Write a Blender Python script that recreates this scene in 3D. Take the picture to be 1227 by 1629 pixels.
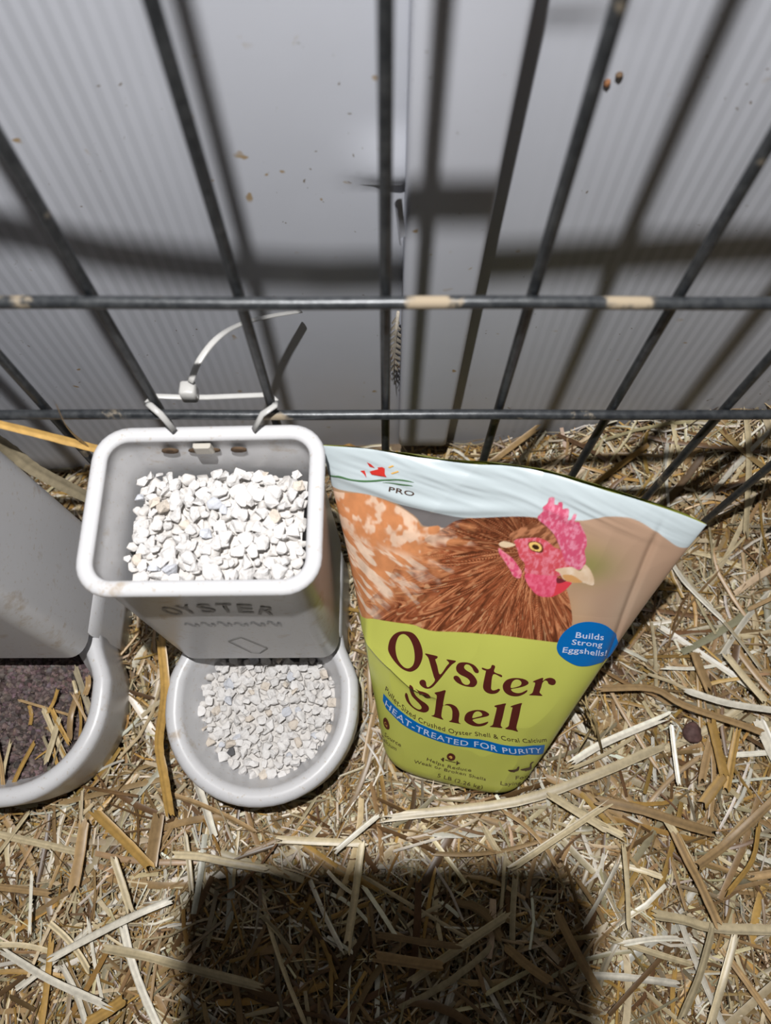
import bpy, bmesh, math, random
import numpy as np
from mathutils import Vector, Matrix

random.seed(7)
RNG = np.random.default_rng(11)
scn = bpy.context.scene
COL = scn.collection
for o in list(bpy.data.objects):
    bpy.data.objects.remove(o)

# ------------------------------------------------------------------ camera, light, exposure
CAM_H = 0.50                      # camera height above the floor
FENCE_Y = 0.162                   # distance of the wire fence
WALL_Y = 0.245                    # distance of the plastic wall
FPX = 1177.0
TILT = math.radians(20.6)         # camera looks almost straight down

cam_d = bpy.data.cameras.new('camera')
cam = bpy.data.objects.new('camera', cam_d)
COL.objects.link(cam)
cam.location = (0, 0, CAM_H)
cam.rotation_euler = (TILT, 0, 0)
cam_d.sensor_fit = 'VERTICAL'
cam_d.lens = 6.81
cam_d.sensor_height = 6.81 * 1629.0 / FPX
cam_d.sensor_width = 6.81 * 1227.0 / FPX
cam_d.clip_start = 0.005
cam_d.clip_end = 20
cam_d.dof.use_dof = True
cam_d.dof.focus_distance = 0.405
cam_d.dof.aperture_fstop = 1.9
scn.camera = cam

scn.view_settings.view_transform = 'Standard'
scn.view_settings.look = 'None'
scn.view_settings.gamma = 1.0
scn.view_settings.use_curve_mapping = False
scn.view_settings.exposure = 0.0

world = bpy.data.worlds.new('world')
scn.world = world
world.use_nodes = True
world.node_tree.nodes['Background'].inputs[0].default_value = (1.0, 0.93, 0.84, 1)
world.node_tree.nodes['Background'].inputs[1].default_value = 0.045

LAMP = Vector((-0.031, 0.058, CAM_H + 0.25))     # head torch of the person holding the phone
ld = bpy.data.lights.new('head_torch', 'SPOT')
ld.energy = 21.5
ld.color = (1.0, 0.985, 0.97)
ld.spot_size = math.radians(118)
ld.spot_blend = 0.85
ld.shadow_soft_size = 0.0045
lo = bpy.data.objects.new('head_torch', ld)
COL.objects.link(lo)
lo.location = LAMP
lo.rotation_euler = (Vector((0.02, 0.0, 0.0)) - LAMP).to_track_quat('-Z', 'Y').to_euler()

# ------------------------------------------------------------------ helpers
def tag(o, label=None, cat=None, group=None, kind=None):
    if label: o['label'] = label
    if cat: o['category'] = cat
    if group: o['group'] = group
    if kind: o['kind'] = kind
    return o

def empty(name, loc=(0, 0, 0)):
    o = bpy.data.objects.new(name, None)
    o.empty_display_size = 0.01
    COL.objects.link(o)
    o.location = loc
    return o

def mesh_obj(name, verts, faces, mat=None, parent=None, smooth=True):
    me = bpy.data.meshes.new(name)
    me.from_pydata([tuple(map(float, v)) for v in verts], [], [tuple(map(int, f)) for f in faces])
    if smooth:
        me.polygons.foreach_set('use_smooth', [True] * len(me.polygons))
    me.update()
    o = bpy.data.objects.new(name, me)
    COL.objects.link(o)
    if mat: me.materials.append(mat)
    if parent: o.parent = parent
    return o

def fast_mesh(name, V, Q, mat=None, parent=None, col=None, smooth=True):
    """V (n,3) float, Q (m,4) or (m,3) int; optional per-vertex colours."""
    V = np.ascontiguousarray(V, dtype=np.float32)
    Q = np.ascontiguousarray(Q, dtype=np.int32)
    k = Q.shape[1]
    me = bpy.data.meshes.new(name)
    me.vertices.add(len(V)); me.vertices.foreach_set('co', V.ravel())
    me.loops.add(Q.size); me.loops.foreach_set('vertex_index', Q.ravel())
    me.polygons.add(len(Q))
    me.polygons.foreach_set('loop_start', np.arange(0, Q.size, k, dtype=np.int32))
    if smooth: me.polygons.foreach_set('use_smooth', np.ones(len(Q), dtype=bool))
    me.update(calc_edges=True); me.validate()
    if col is not None:
        a = me.color_attributes.new('Col', 'FLOAT_COLOR', 'POINT')
        c = np.ones((len(V), 4), np.float32); c[:, :3] = col
        a.data.foreach_set('color', c.ravel())
    o = bpy.data.objects.new(name, me)
    COL.objects.link(o)
    if mat: me.materials.append(mat)
    if parent: o.parent = parent
    return o

def grid_faces(nr, nc, closed=False):
    i, j = np.meshgrid(np.arange(nr - 1), np.arange(nc if closed else nc - 1), indexing='ij')
    a = i * nc + j; b = i * nc + (j + 1) % nc
    return np.stack([a, b, b + nc, a + nc], -1).reshape(-1, 4)

def loft(name, rings, mat, parent=None, cap0=False, cap1=False, smooth=True):
    n = len(rings[0])
    V = np.concatenate([np.asarray(r, float) for r in rings])
    F = [tuple(f) for f in grid_faces(len(rings), n, True)]
    if cap0: F.append(tuple(reversed(range(n))))
    if cap1: F.append(tuple(range((len(rings) - 1) * n, len(rings) * n)))
    return mesh_obj(name, V, F, mat, parent, smooth)

def tube(name, pts, rad, mat, parent=None, n=10, ry=None, caps=True, up=(0, 0, 1)):
    """tube along a polyline; rad scalar or list; ry gives a flattened section (second radius)."""
    pts = [Vector(p) for p in pts]
    rs = rad if hasattr(rad, '__len__') else [rad] * len(pts)
    rings = []
    for i, p in enumerate(pts):
        d = (pts[min(i + 1, len(pts) - 1)] - pts[max(i - 1, 0)]).normalized()
        s = d.cross(Vector(up))
        if s.length < 1e-4: s = d.cross(Vector((1, 0, 0)))
        s.normalize(); t = s.cross(d)
        r2 = rs[i] if ry is None else ry
        rings.append([p + s * (rs[i] * math.cos(a)) + t * (r2 * math.sin(a)) for a in np.linspace(0, 2 * math.pi, n, endpoint=False)])
    return loft(name, rings, mat, parent, caps, caps)

def catmull(pts, k=8):
    P = np.asarray(pts, float)
    P = np.vstack([2 * P[0] - P[1], P, 2 * P[-1] - P[-2]])
    out = []
    for i in range(1, len(P) - 2):
        for t in np.linspace(0, 1, k, endpoint=False):
            a, b, c, d = P[i - 1:i + 3]
            out.append(.5 * ((2 * b) + (c - a) * t + (2 * a - 5 * b + 4 * c - d) * t * t + (3 * b - a - 3 * c + d) * t ** 3))
    out.append(P[-2])
    return np.array(out)

def smoothstep(a, b, x):
    t = np.clip((np.asarray(x, float) - a) / (b - a), 0, 1)
    return t * t * (3 - 2 * t)

# value noise for shapes and print
_NT = np.random.default_rng(5).random((256, 256))
def vnoise(x, y):
    x = np.asarray(x, float); y = np.asarray(y, float)
    xi = np.floor(x).astype(int); yi = np.floor(y).astype(int)
    fx = x - xi; fy = y - yi
    fx = fx * fx * (3 - 2 * fx); fy = fy * fy * (3 - 2 * fy)
    g = lambda a, b: _NT[a % 256, b % 256]
    return (g(xi, yi) * (1 - fx) + g(xi + 1, yi) * fx) * (1 - fy) + (g(xi, yi + 1) * (1 - fx) + g(xi + 1, yi + 1) * fx) * fy
def fbm(x, y, o=4):
    s = 0; a = .5
    for k in range(o):
        s = s + a * vnoise(x * 2 ** k + 17 * k, y * 2 ** k + 31 * k); a *= .5
    return s / (1 - .5 ** o)

# ------------------------------------------------------------------ materials
def new_mat(name):
    m = bpy.data.materials.new(name)
    m.use_nodes = True
    nt = m.node_tree
    return m, nt, nt.nodes['Principled BSDF']
def N(nt, t, **kw):
    n = nt.nodes.new(t)
    for k, v in kw.items():
        if hasattr(n, k): setattr(n, k, v)
        else: n.inputs[k.replace('_', ' ')].default_value = v
    return n
def ramp(nt, fac, stops):
    r = nt.nodes.new('ShaderNodeValToRGB')
    while len(r.color_ramp.elements) < len(stops): r.color_ramp.elements.new(0.5)
    for e, (p, c) in zip(r.color_ramp.elements, stops):
        e.position = p; e.color = (*c, 1)
    nt.links.new(fac, r.inputs[0])
    return r
def noise(nt, scale, detail=4, vec=None, rough=.55):
    n = nt.nodes.new('ShaderNodeTexNoise')
    n.inputs['Scale'].default_value = scale; n.inputs['Detail'].default_value = detail
    n.inputs['Roughness'].default_value = rough
    if vec is not None: nt.links.new(vec, n.inputs['Vector'])
    return n
def mixc(nt, fac, a, b, mode='MIX'):
    m = nt.nodes.new('ShaderNodeMix'); m.data_type = 'RGBA'; m.blend_type = mode
    for s, v in ((m.inputs[0], fac), (m.inputs[6], a), (m.inputs[7], b)):
        if isinstance(v, (int, float)): s.default_value = v
        elif isinstance(v, tuple): s.default_value = (*v, 1)
        else: nt.links.new(v, s)
    return m.outputs[2]
def bump(nt, bs, h, strength, dist):
    b = nt.nodes.new('ShaderNodeBump')
    b.inputs['Strength'].default_value = strength; b.inputs['Distance'].default_value = dist
    nt.links.new(h, b.inputs['Height']); nt.links.new(b.outputs[0], bs.inputs['Normal'])
def objcoord(nt, scale=None):
    t = nt.nodes.new('ShaderNodeTexCoord'); v = t.outputs['Object']
    if scale:
        m = nt.nodes.new('ShaderNodeMapping'); m.inputs['Scale'].default_value = scale
        nt.links.new(v, m.inputs[0]); v = m.outputs[0]
    return v

def plain(name, col, rough=.5, spec=.5, metal=0, var=.08, scale=60):
    m, nt, b = new_mat(name)
    v = objcoord(nt)
    n = noise(nt, scale, 3, v)
    lo_ = tuple(max(0, c * (1 - var)) for c in col); hi = tuple(min(1, c * (1 + var)) for c in col)
    r = ramp(nt, n.outputs[0], [(.3, lo_), (.7, hi)])
    nt.links.new(r.outputs[0], b.inputs['Base Color'])
    b.inputs['Roughness'].default_value = rough
    b.inputs['Specular IOR Level'].default_value = spec
    b.inputs['Metallic'].default_value = metal
    return m

def wall_mat(name, base, flute):
    """white corrugated plastic: inner ribs show faintly, small dirt splashes"""
    m, nt, b = new_mat(name)
    v = objcoord(nt)
    col = base
    sep = nt.nodes.new('ShaderNodeSeparateXYZ'); nt.links.new(v, sep.inputs[0])
    big = noise(nt, 9, 4, v)
    c0 = ramp(nt, big.outputs[0], [(.35, tuple(x * .93 for x in base)), (.65, base)]).outputs[0]
    ws = nt.nodes.new('ShaderNodeMath'); ws.operation = 'MULTIPLY'; ws.inputs[1].default_value = 2 * math.pi / 0.0058
    nt.links.new(sep.outputs[0], ws.inputs[0])
    sn = nt.nodes.new('ShaderNodeMath'); sn.operation = 'SINE'; nt.links.new(ws.outputs[0], sn.inputs[0])
    mr = nt.nodes.new('ShaderNodeMapRange'); mr.inputs[1].default_value = -1; mr.inputs[2].default_value = 1
    nt.links.new(sn.outputs[0], mr.inputs[0])
    fl = ramp(nt, mr.outputs[0], [(.2, (1 - flute,) * 3), (.8, (1, 1, 1))]).outputs[0]
    ab = nt.nodes.new('ShaderNodeMath'); ab.operation = 'ABSOLUTE'; nt.links.new(sep.outputs[0], ab.inputs[0])
    fd = nt.nodes.new('ShaderNodeMapRange'); fd.interpolation_type = 'SMOOTHSTEP'
    fd.inputs[1].default_value = .055; fd.inputs[2].default_value = .12; nt.links.new(ab.outputs[0], fd.inputs[0])
    c1 = mixc(nt, fd.outputs[0], c0, mixc(nt, 1.0, c0, fl, 'MULTIPLY'))
    # splashes of dirt
    vo = nt.nodes.new('ShaderNodeTexVoronoi'); vo.inputs['Scale'].default_value = 85
    dn = noise(nt, 60, 2, v)
    vv = mixc(nt, .02, v, dn.outputs[1])
    nt.links.new(vv, vo.inputs['Vector'])
    spot = ramp(nt, vo.outputs['Distance'], [(.07, (1, 1, 1)), (.15, (0, 0, 0))]).outputs[0]
    sel = noise(nt, 30, 1, v)
    selr = ramp(nt, sel.outputs[0], [(.56, (0, 0, 0)), (.64, (1, 1, 1))]).outputs[0]
    msk = mixc(nt, 1.0, spot, selr, 'MULTIPLY')
    hz = nt.nodes.new('ShaderNodeMapRange'); hz.inputs[1].default_value = .12; hz.inputs[2].default_value = .0
    hz.inputs[3].default_value = 0; hz.inputs[4].default_value = .5
    nt.links.new(sep.outputs[2], hz.inputs[0])
    vo2 = nt.nodes.new('ShaderNodeTexVoronoi'); vo2.inputs['Scale'].default_value = 150; nt.links.new(vv, vo2.inputs['Vector'])
    sp2 = ramp(nt, vo2.outputs['Distance'], [(.06, (1, 1, 1)), (.11, (0, 0, 0))]).outputs[0]
    sl2 = ramp(nt, noise(nt, 17, 2, v).outputs[0], [(.52, (0, 0, 0)), (.62, (1, 1, 1))]).outputs[0]
    c1 = mixc(nt, mixc(nt, 1.0, sp2, sl2, 'MULTIPLY'), c1, (.16, .13, .10))
    c2 = mixc(nt, msk, c1, (.30, .22, .13))
    film = noise(nt, 40, 5, v)
    fm = nt.nodes.new('ShaderNodeMath'); fm.operation = 'MULTIPLY'
    nt.links.new(film.outputs[0], fm.inputs[0]); nt.links.new(hz.outputs[0], fm.inputs[1])
    c3 = mixc(nt, fm.outputs[0], c2, (.40, .33, .24))
    nt.links.new(c3, b.inputs['Base Color'])
    b.inputs['Roughness'].default_value = .42
    b.inputs['Specular IOR Level'].default_value = .35
    bump(nt, b, big.outputs[0], .06, .002)
    return m

def plastic_mat(name, base, stain):
    """off-white moulded plastic with brown dirt stains"""
    m, nt, b = new_mat(name)
    v = objcoord(nt)
    n1 = noise(nt, 55, 6, v, .65)
    f1 = ramp(nt, n1.outputs[0], [(.575, (0, 0, 0)), (.72, (1, 1, 1))]).outputs[0]
    n2 = noise(nt, 420, 3, v)
    f2 = ramp(nt, n2.outputs[0], [(.62, (0, 0, 0)), (.70, (1, 1, 1))]).outputs[0]
    n3 = noise(nt, 14, 3, v)
    c0 = ramp(nt, n3.outputs[0], [(.3, tuple(x * .94 for x in base)), (.7, base)]).outputs[0]
    ms = nt.nodes.new('ShaderNodeMath'); ms.operation = 'MULTIPLY'; ms.inputs[1].default_value = stain
    nt.links.new(f1, ms.inputs[0])
    c1 = mixc(nt, ms.outputs[0], c0, (.36, .27, .17))
    m2 = nt.nodes.new('ShaderNodeMath'); m2.operation = 'MULTIPLY'; m2.inputs[1].default_value = stain * .6
    nt.links.new(f2, m2.inputs[0])
    c2 = mixc(nt, m2.outputs[0], c1, (.40, .31, .2))
    nt.links.new(c2, b.inputs['Base Color'])
    b.inputs['Roughness'].default_value = .33
    b.inputs['Specular IOR Level'].default_value = .45
    b.inputs['Subsurface Weight'].default_value = .0
    bump(nt, b, n1.outputs[0], .08, .0006)
    return m

def wire_mat(name):
    m, nt, b = new_mat(name)
    v = objcoord(nt)
    n1 = noise(nt, 30, 5, v, .6)
    mud = ramp(nt, n1.outputs[0], [(.60, (0, 0, 0)), (.66, (1, 1, 1))]).outputs[0]
    n2 = noise(nt, 260, 3, v)
    c0 = ramp(nt, n2.outputs[0], [(.35, (.026, .029, .033)), (.70, (.060, .064, .068))]).outputs[0]
    c1 = mixc(nt, mud, c0, (.34, .28, .20))
    nt.links.new(c1, b.inputs['Base Color'])
    b.inputs['Metallic'].default_value = .35
    rr = ramp(nt, mud, [(0, (.36,) * 3), (1, (.85,) * 3)])
    nt.links.new(rr.outputs[0], b.inputs['Roughness'])
    bump(nt, b, n2.outputs[0], .3, .0004)
    return m

def attr_mat(name, rough, spec, streak=0.0, bumpy=0.0):
    m, nt, b = new_mat(name)
    a = nt.nodes.new('ShaderNodeVertexColor'); a.layer_name = 'Col'
    c = a.outputs[0]
    v = objcoord(nt)
    if streak:
        n = noise(nt, 300, 3, v)
        g = ramp(nt, n.outputs[0], [(.3, (1 - streak,) * 3), (.7, (1, 1, 1))]).outputs[0]
        c = mixc(nt, 1.0, c, g, 'MULTIPLY')
    nt.links.new(c, b.inputs['Base Color'])
    b.inputs['Roughness'].default_value = rough
    b.inputs['Specular IOR Level'].default_value = spec
    if bumpy:
        n2 = noise(nt, 900, 3, v); bump(nt, b, n2.outputs[0], bumpy, .0004)
    return m

M_WALL = wall_mat('ribbed_white_plastic', (.46, .476, .525), .13)
M_WALL_SM = wall_mat('smooth_white_plastic', (.475, .49, .54), .025)
M_PLASTIC = plastic_mat('feeder_plastic', (.60, .60, .615), .75)
M_PLASTIC2 = plastic_mat('feeder_plastic_clean', (.72, .73, .74), .3)
M_WIRE = wire_mat('fence_wire')
M_STRAW = attr_mat('straw', .38, .5, .25)
M_TIE = plain('tie_plastic', (.45, .445, .43), .3)
M_SOIL = plain('soil', (.16, .115, .075), .9, .2, 0, .5, 90)

# ------------------------------------------------------------------ setting: floor, walls
def ground_z(x, y):
    x = np.asarray(x, float); y = np.asarray(y, float)
    back = smoothstep(.13, .24, y) * smoothstep(-.02, .27, x) * .066
    right = smoothstep(.13, .34, x) * .016
    bumps = (fbm(x * 14 + 40, y * 14 + 9, 3) - .5) * .016
    hollow = -.012 * np.exp(-(((x - .16) / .05) ** 2 + ((y - .12) / .045) ** 2))
    return back + right + bumps + hollow

gx, gy = np.meshgrid(np.linspace(-.75, .75, 90), np.linspace(-.6, .30, 60))
V = np.stack([gx, gy, ground_z(gx, gy) - .012], -1).reshape(-1, 3)
floor = fast_mesh('floor', V, grid_faces(60, 90), M_SOIL)
tag(floor, kind='structure')

def wall_panel(name, xs, ydist, z0, z1, mat, parent, nz=40, th=.004, bend=None):
    xs = np.asarray(xs); zs = np.linspace(z0, z1, nz)
    X, Z = np.meshgrid(xs, zs)
    Y = np.interp(X, *ydist)
    if bend is not None: Y = Y + bend(X, Z)
    n = len(xs)
    A = np.stack([X, Y, Z], -1).reshape(-1, 3); B = A + [0, th, 0]
    F = list(grid_faces(nz, n)); off = nz * n
    F += [tuple(reversed(f + off)) for f in grid_faces(nz, n)]
    for j in range(n - 1):
        F.append((j, j + off, j + 1 + off, j + 1)); k = (nz - 1) * n + j
        F.append((k, k + 1, k + 1 + off, k + off))
    for i in range(nz - 1):
        a = i * n; F.append((a, a + n, a + n + off, a + off)); a = i * n + n - 1
        F.append((a, a + off, a + n + off, a + n))
    return mesh_obj(name, np.vstack([A, B]), F, mat, parent)

wall = empty('wall_back', (0, 0, 0)); tag(wall, kind='structure')
LEFT_PROFILE = ([-.75, -.30, -.168, -.13, -.09, -.03, .03], [.19, .212, .2285, .238, .243, .246, .245])
RIGHT_PROFILE = ([.0, .06, .12, .20, .40, .75], [.2425, .2415, .238, .233, .222, .205])
def dent_left(X, Z):
    # crease pressed into the sheet at half height beside the seam
    return -.0042 * np.exp(-((X - .004) / .014) ** 2) * (smoothstep(.250, .256, Z) * (1 - smoothstep(.256, .285, Z)))
p1 = wall_panel('corrugated_panel', np.linspace(-.75, .012, 130), LEFT_PROFILE, -.03, .75, M_WALL, wall, nz=160, bend=dent_left)
def curl_right(X, Z):
    return -.0030 * smoothstep(.320, .337, Z) * np.exp(-((X - .058) / .018) ** 2) * (1 - smoothstep(.345, .42, Z))
p3 = wall_panel('corrugated_panel', np.linspace(.03, .75, 110), RIGHT_PROFILE, -.03, .75, M_WALL, wall, nz=200, bend=curl_right)

# boxed strip of folded sheet that stands proud of the seam
def strip_ring(z, x0, x1, yf, yb, r):
    pts = [(x0, yb), (x0, yf + r)]
    for a in np.linspace(math.pi, 1.5 * math.pi, 5)[1:]: pts.append((x0 + r + r * math.cos(a), yf + r + r * math.sin(a)))
    for a in np.linspace(1.5 * math.pi, 2 * math.pi, 5): pts.append((x1 - r + r * math.cos(a), yf + r + r * math.sin(a)))
    pts += [(x1, yb)]
    return [(x, y, z) for x, y in pts]
rings = []
for z in np.linspace(.030, .75, 60):
    t = max(0, 1 - (z - .030) / .012)
    ins = .006 * t * t
    dent = .004 * math.exp(-((z - .43) / .010) ** 2)
    rings.append(strip_ring(z, .0085 + ins - .004 * (z - .2), .0435 - ins + .012 * (z - .2), .2205 + ins + dent, .247, .003))
strip = loft('folded_strip', rings, M_WALL_SM, wall, True, True)

# ------------------------------------------------------------------ wire fence
fence = empty('wire_fence', (0, FENCE_Y, 0))
tag(fence, 'dark welded wire fence panel between the feeders and the white plastic wall', 'fence')
SP = .05135
for i in range(-9, 10):
    x = i * SP
    zb = float(ground_z(x, FENCE_Y)) - .01
    tube('vertical_wire', [(x, 0, z) for z in np.linspace(zb, .64, 14)], .0021, M_WIRE, fence, 10)
for z, r in ((.2861, .0023), (.2047, .0023), (.453, .0027)):
    tube('horizontal_wire', [(x, -.0044, z + .0004 * math.sin(x * 40)) for x in np.linspace(-.48, .48, 50)], r, M_WIRE, fence, 10)

# ------------------------------------------------------------------ gravity feeders
def rrect(w, d, r, z, k=6, y0=0.0, x0=0.0):
    """rounded rectangle ring, centre x0, y from y0 to y0+d"""
    pts = []
    for cx, cy, a0 in ((w / 2 - r, y0 + d - r, 0), (-w / 2 + r, y0 + d - r, 90), (-w / 2 + r, y0 + r, 180), (w / 2 - r, y0 + r, 270)):
        for a in np.linspace(a0, a0 + 90, k):
            pts.append((x0 + cx + r * math.cos(math.radians(a)), cy + r * math.sin(math.radians(a)), z))
    return pts

def dring(R, yc, yb, z, sh=.0098, k=28):
    """D-shaped ring: semicircle in front (towards -y), sides drawn in by sh towards the back edge yb"""
    side = [(R - sh * float(smoothstep(yc + .010, yb, y)), y) for y in np.linspace(yb, yc, 7)[:-1]]
    pts = [(x, y, z) for x, y in side]
    for a in np.linspace(0, -math.pi, k): pts.append((R * math.cos(a), yc + R * math.sin(a), z))
    pts += [(-x, y, z) for x, y in reversed(side)]
    pts += [(x, yb, z) for x in np.linspace(-(R - sh), R - sh, 7)[1:-1]]
    return pts

BIN_W, BIN_D, BIN_Y0 = .097, .0705, .080
def front_y(z): return BIN_Y0 - .075 * max(0, .197 - z)          # the hopper's front face leans forward a little
def build_feeder(loc, rot, top=.1985):
    root = empty('gravity_feeder', loc)
    root.rotation_euler = rot
    y0 = BIN_Y0
    seq = [(z, -.0014 + .0014 * (z - .070) / .13) for z in (.068, .085, .10, .13, .16, top - .006)]
    for a in np.linspace(-.5 * math.pi, 1.30 * math.pi, 13):          # rolled rim
        seq.append((top + .0026 * math.sin(a), .0008 + .0036 * math.cos(a)))
    seq += [(top - .010, -.0030), (.16, -.0032), (.12, -.0034), (.068, -.0038)]
    R = []
    for z, o in seq:
        lean = .075 * max(0, .197 - z)
        R.append([(x, y - lean * (1 - smoothstep(y0, y0 + .045, y)), zz) for x, y, zz in rrect(BIN_W + 2 * o, BIN_D + 2 * o, .0118 + o, z, 8, y0 - o)])
    R.append(R[0])
    loft('hopper', R, M_PLASTIC, root)
    # back and side skirt from hopper to the ground, open in front
    sk = []
    for z in (.075, .05, .02, .002):
        w = BIN_W / 2 - .0014; yb = y0 + BIN_D - .002; yf = .086
        sk.append([(w, yf, z), (w, y0 + .03, z), (w, yb - .012, z), (w - .012, yb, z), (-w + .012, yb, z), (-w, yb - .012, z), (-w, y0 + .03, z), (-w, yf, z),
                   (-w + .003, yf, z), (-w + .003, y0 + .03, z), (-w + .003, yb - .013, z), (-w + .013, yb - .003, z), (w - .013, yb - .003, z), (w - .003, yb - .013, z), (w - .003, y0 + .03, z), (w - .003, yf, z)])
    loft('skirt', sk, M_PLASTIC, root, True, True)
    # tray
    yc, yb, RT = .0480, .088, .0572
    tr = [dring(RT - .006, yc, yb, .001), dring(RT - .0035, yc, yb, .004), dring(RT - .0015, yc, yb, .02), dring(RT, yc, yb, .046)]
    for a in np.linspace(0, math.pi, 9): tr.append(dring(RT - .0052 + .0054 * math.cos(a), yc, yb - .0005 * (1 - math.cos(a)), .0500 + .0052 * math.sin(a)))
    tr += [dring(RT - .0125, yc, yb - .003, .0435, .015), dring(RT - .0155, yc, yb - .004, .033, .015), dring(RT - .022, yc, yb - .006, .018, .012), dring(RT - .035, yc, yb - .012, .010, .006)]
    loft('tray', tr, M_PLASTIC, root, True, True)
    return root

feeder = build_feeder((-.0712, 0, 0), (0, math.radians(-2.4), 0))
tag(feeder, 'off-white plastic feeder filled with white oyster shell grit, tied to the fence', 'feeder')
feeder2 = build_feeder((-.2195, 0, 0), (0, math.radians(-1.2), 0), .246)
tag(feeder2, 'white plastic feeder cut by the left edge, tray holding dark feed', 'feeder')

# ------------------------------------------------------------------ bag (shape function; shared by the film and all its print)
#BAG-BEGIN
def seg_dist(U, V, pts):
    """signed distance (panel metres) to a polyline given in (u, v); positive above it"""
    best = np.full(U.shape, 9.0); sg = np.ones(U.shape); tt = np.zeros(U.shape)
    for k in range(len(pts) - 1):
        ax, ay = pts[k][0] * .085, pts[k][1] * .2; bx, by = pts[k + 1][0] * .085, pts[k + 1][1] * .2
        px, py = U * .085 - ax, V * .2 - ay; dx, dy = bx - ax, by - ay; l2 = dx * dx + dy * dy
        t = np.clip((px * dx + py * dy) / l2, 0, 1)
        d = np.hypot(px - t * dx, py - t * dy); s = np.sign(dx * py - dy * px)
        m = d < best; best = np.where(m, d, best); sg = np.where(m, s, sg); tt = np.where(m, (k + t) / (len(pts) - 1), tt)
    return best * sg, tt

CREASE = [(-.98, .50), (-.756, .464), (-.56, .444), (-.41, .413), (-.29, .403), (-.17, .385)]
def bag_rows(vs, us, half='front', wrinkle=True):
    """points of the bag film. us in [-1,1] along the panel, vs in [0,1] from base to top seal"""
    vs = np.asarray(vs, float); us = np.asarray(us, float)
    out = np.zeros((len(vs), len(us), 3))
    th = np.linspace(0, math.pi, 721)
    base_c = np.array([.0480, .0365]); top_c = np.array([.0580, .1320])
    r = math.radians(-12.6)
    for i, v in enumerate(vs):
        a = .0460 + (.0905 - .0460) * v
        b = .037 * (1 - v) ** .62 + .0008
        if v < .71: b *= 1 + .12 * math.sin(math.pi * min(1, v * 1.4))
        n = 2.3 + 2.0 * (1 - v) ** 2.5
        if v < .07:
            k = (1 - v / .07) ** 2; a *= 1 - .05 * k; b *= 1 - .10 * k
        c = base_c + (top_c - base_c) * v
        cx, cs = np.cos(th), np.sin(th)
        x = -a * np.sign(cx) * np.abs(cx) ** (2 / n); y = -b * np.abs(cs) ** (2 / n)
        L = np.concatenate([[0], np.cumsum(np.hypot(np.diff(x), np.diff(y)))]); L /= L[-1]
        s = (us + 1) / 2
        px = np.interp(s, L, x); py = np.interp(s, L, y)
        if half == 'back': py = -py
        q = px / .0905
        bow = np.clip(v - .35, 0, 1) ** 1.5 * 1.9 * (.0088 * (1 - q * q) * (1 + .45 * q) + .0010 * np.sin(q * 7 + 1))
        py = py + bow
        out[i, :, 0] = c[0] + px * math.cos(r) - py * math.sin(r)
        out[i, :, 1] = c[1] + px * math.sin(r) + py * math.cos(r)
        out[i, :, 2] = .007 + .178 * v - .006 * v * v * np.clip(q - .55, 0, 1)
    if wrinkle:
        U, W = np.meshgrid(us, vs)
        edge = (1 - np.abs(U) ** 6)
        fade = edge * smoothstep(.0, .06, W)
        d = .0046 * (fbm(U * 1.8 + 3, W * 2.6 + 7, 2) - .5) * (1 - .5 * W)
        d -= .0012 * np.abs(fbm(U * 2.6 + W * 2 + 11, W * 4 - U * 2 + 2, 2) - .5) * 2
        # fine creases below the top seal run along it
        d += .0008 * smoothstep(.905, .955, W) * (fbm(U * 2.5 + 5, W * 70 + U * 5, 2) - .5) * 2
        d += .0014 * np.exp(-((W - .925 - .012 * np.sin(U * 4)) / .012) ** 2) * smoothstep(.7, -.5, U)
        if half == 'front':
            sd, tt = seg_dist(U, W, CREASE)
            fold = np.where(sd > 0, np.exp(-sd / .010), np.exp(sd / .0016)) * (1 - smoothstep(.75, 1.0, tt)) * .0032
            d += fold
            # side crease near the right edge
            d += -.0022 * np.exp(-((U - .84 - .05 * np.sin(W * 5)) / .02) ** 2) * smoothstep(.45, .6, W) * (1 - smoothstep(.9, 1, W))
            d += .0020 * np.exp(-((U + .80 - .05 * W) / .035) ** 2) * smoothstep(.1, .3, W) * (1 - smoothstep(.7, .9, W)) * .6
        nrm = np.array([-.15, -.84, .52]) * (1 if half == 'front' else -1)
        out += (d * fade)[..., None] * nrm
    return out
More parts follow.
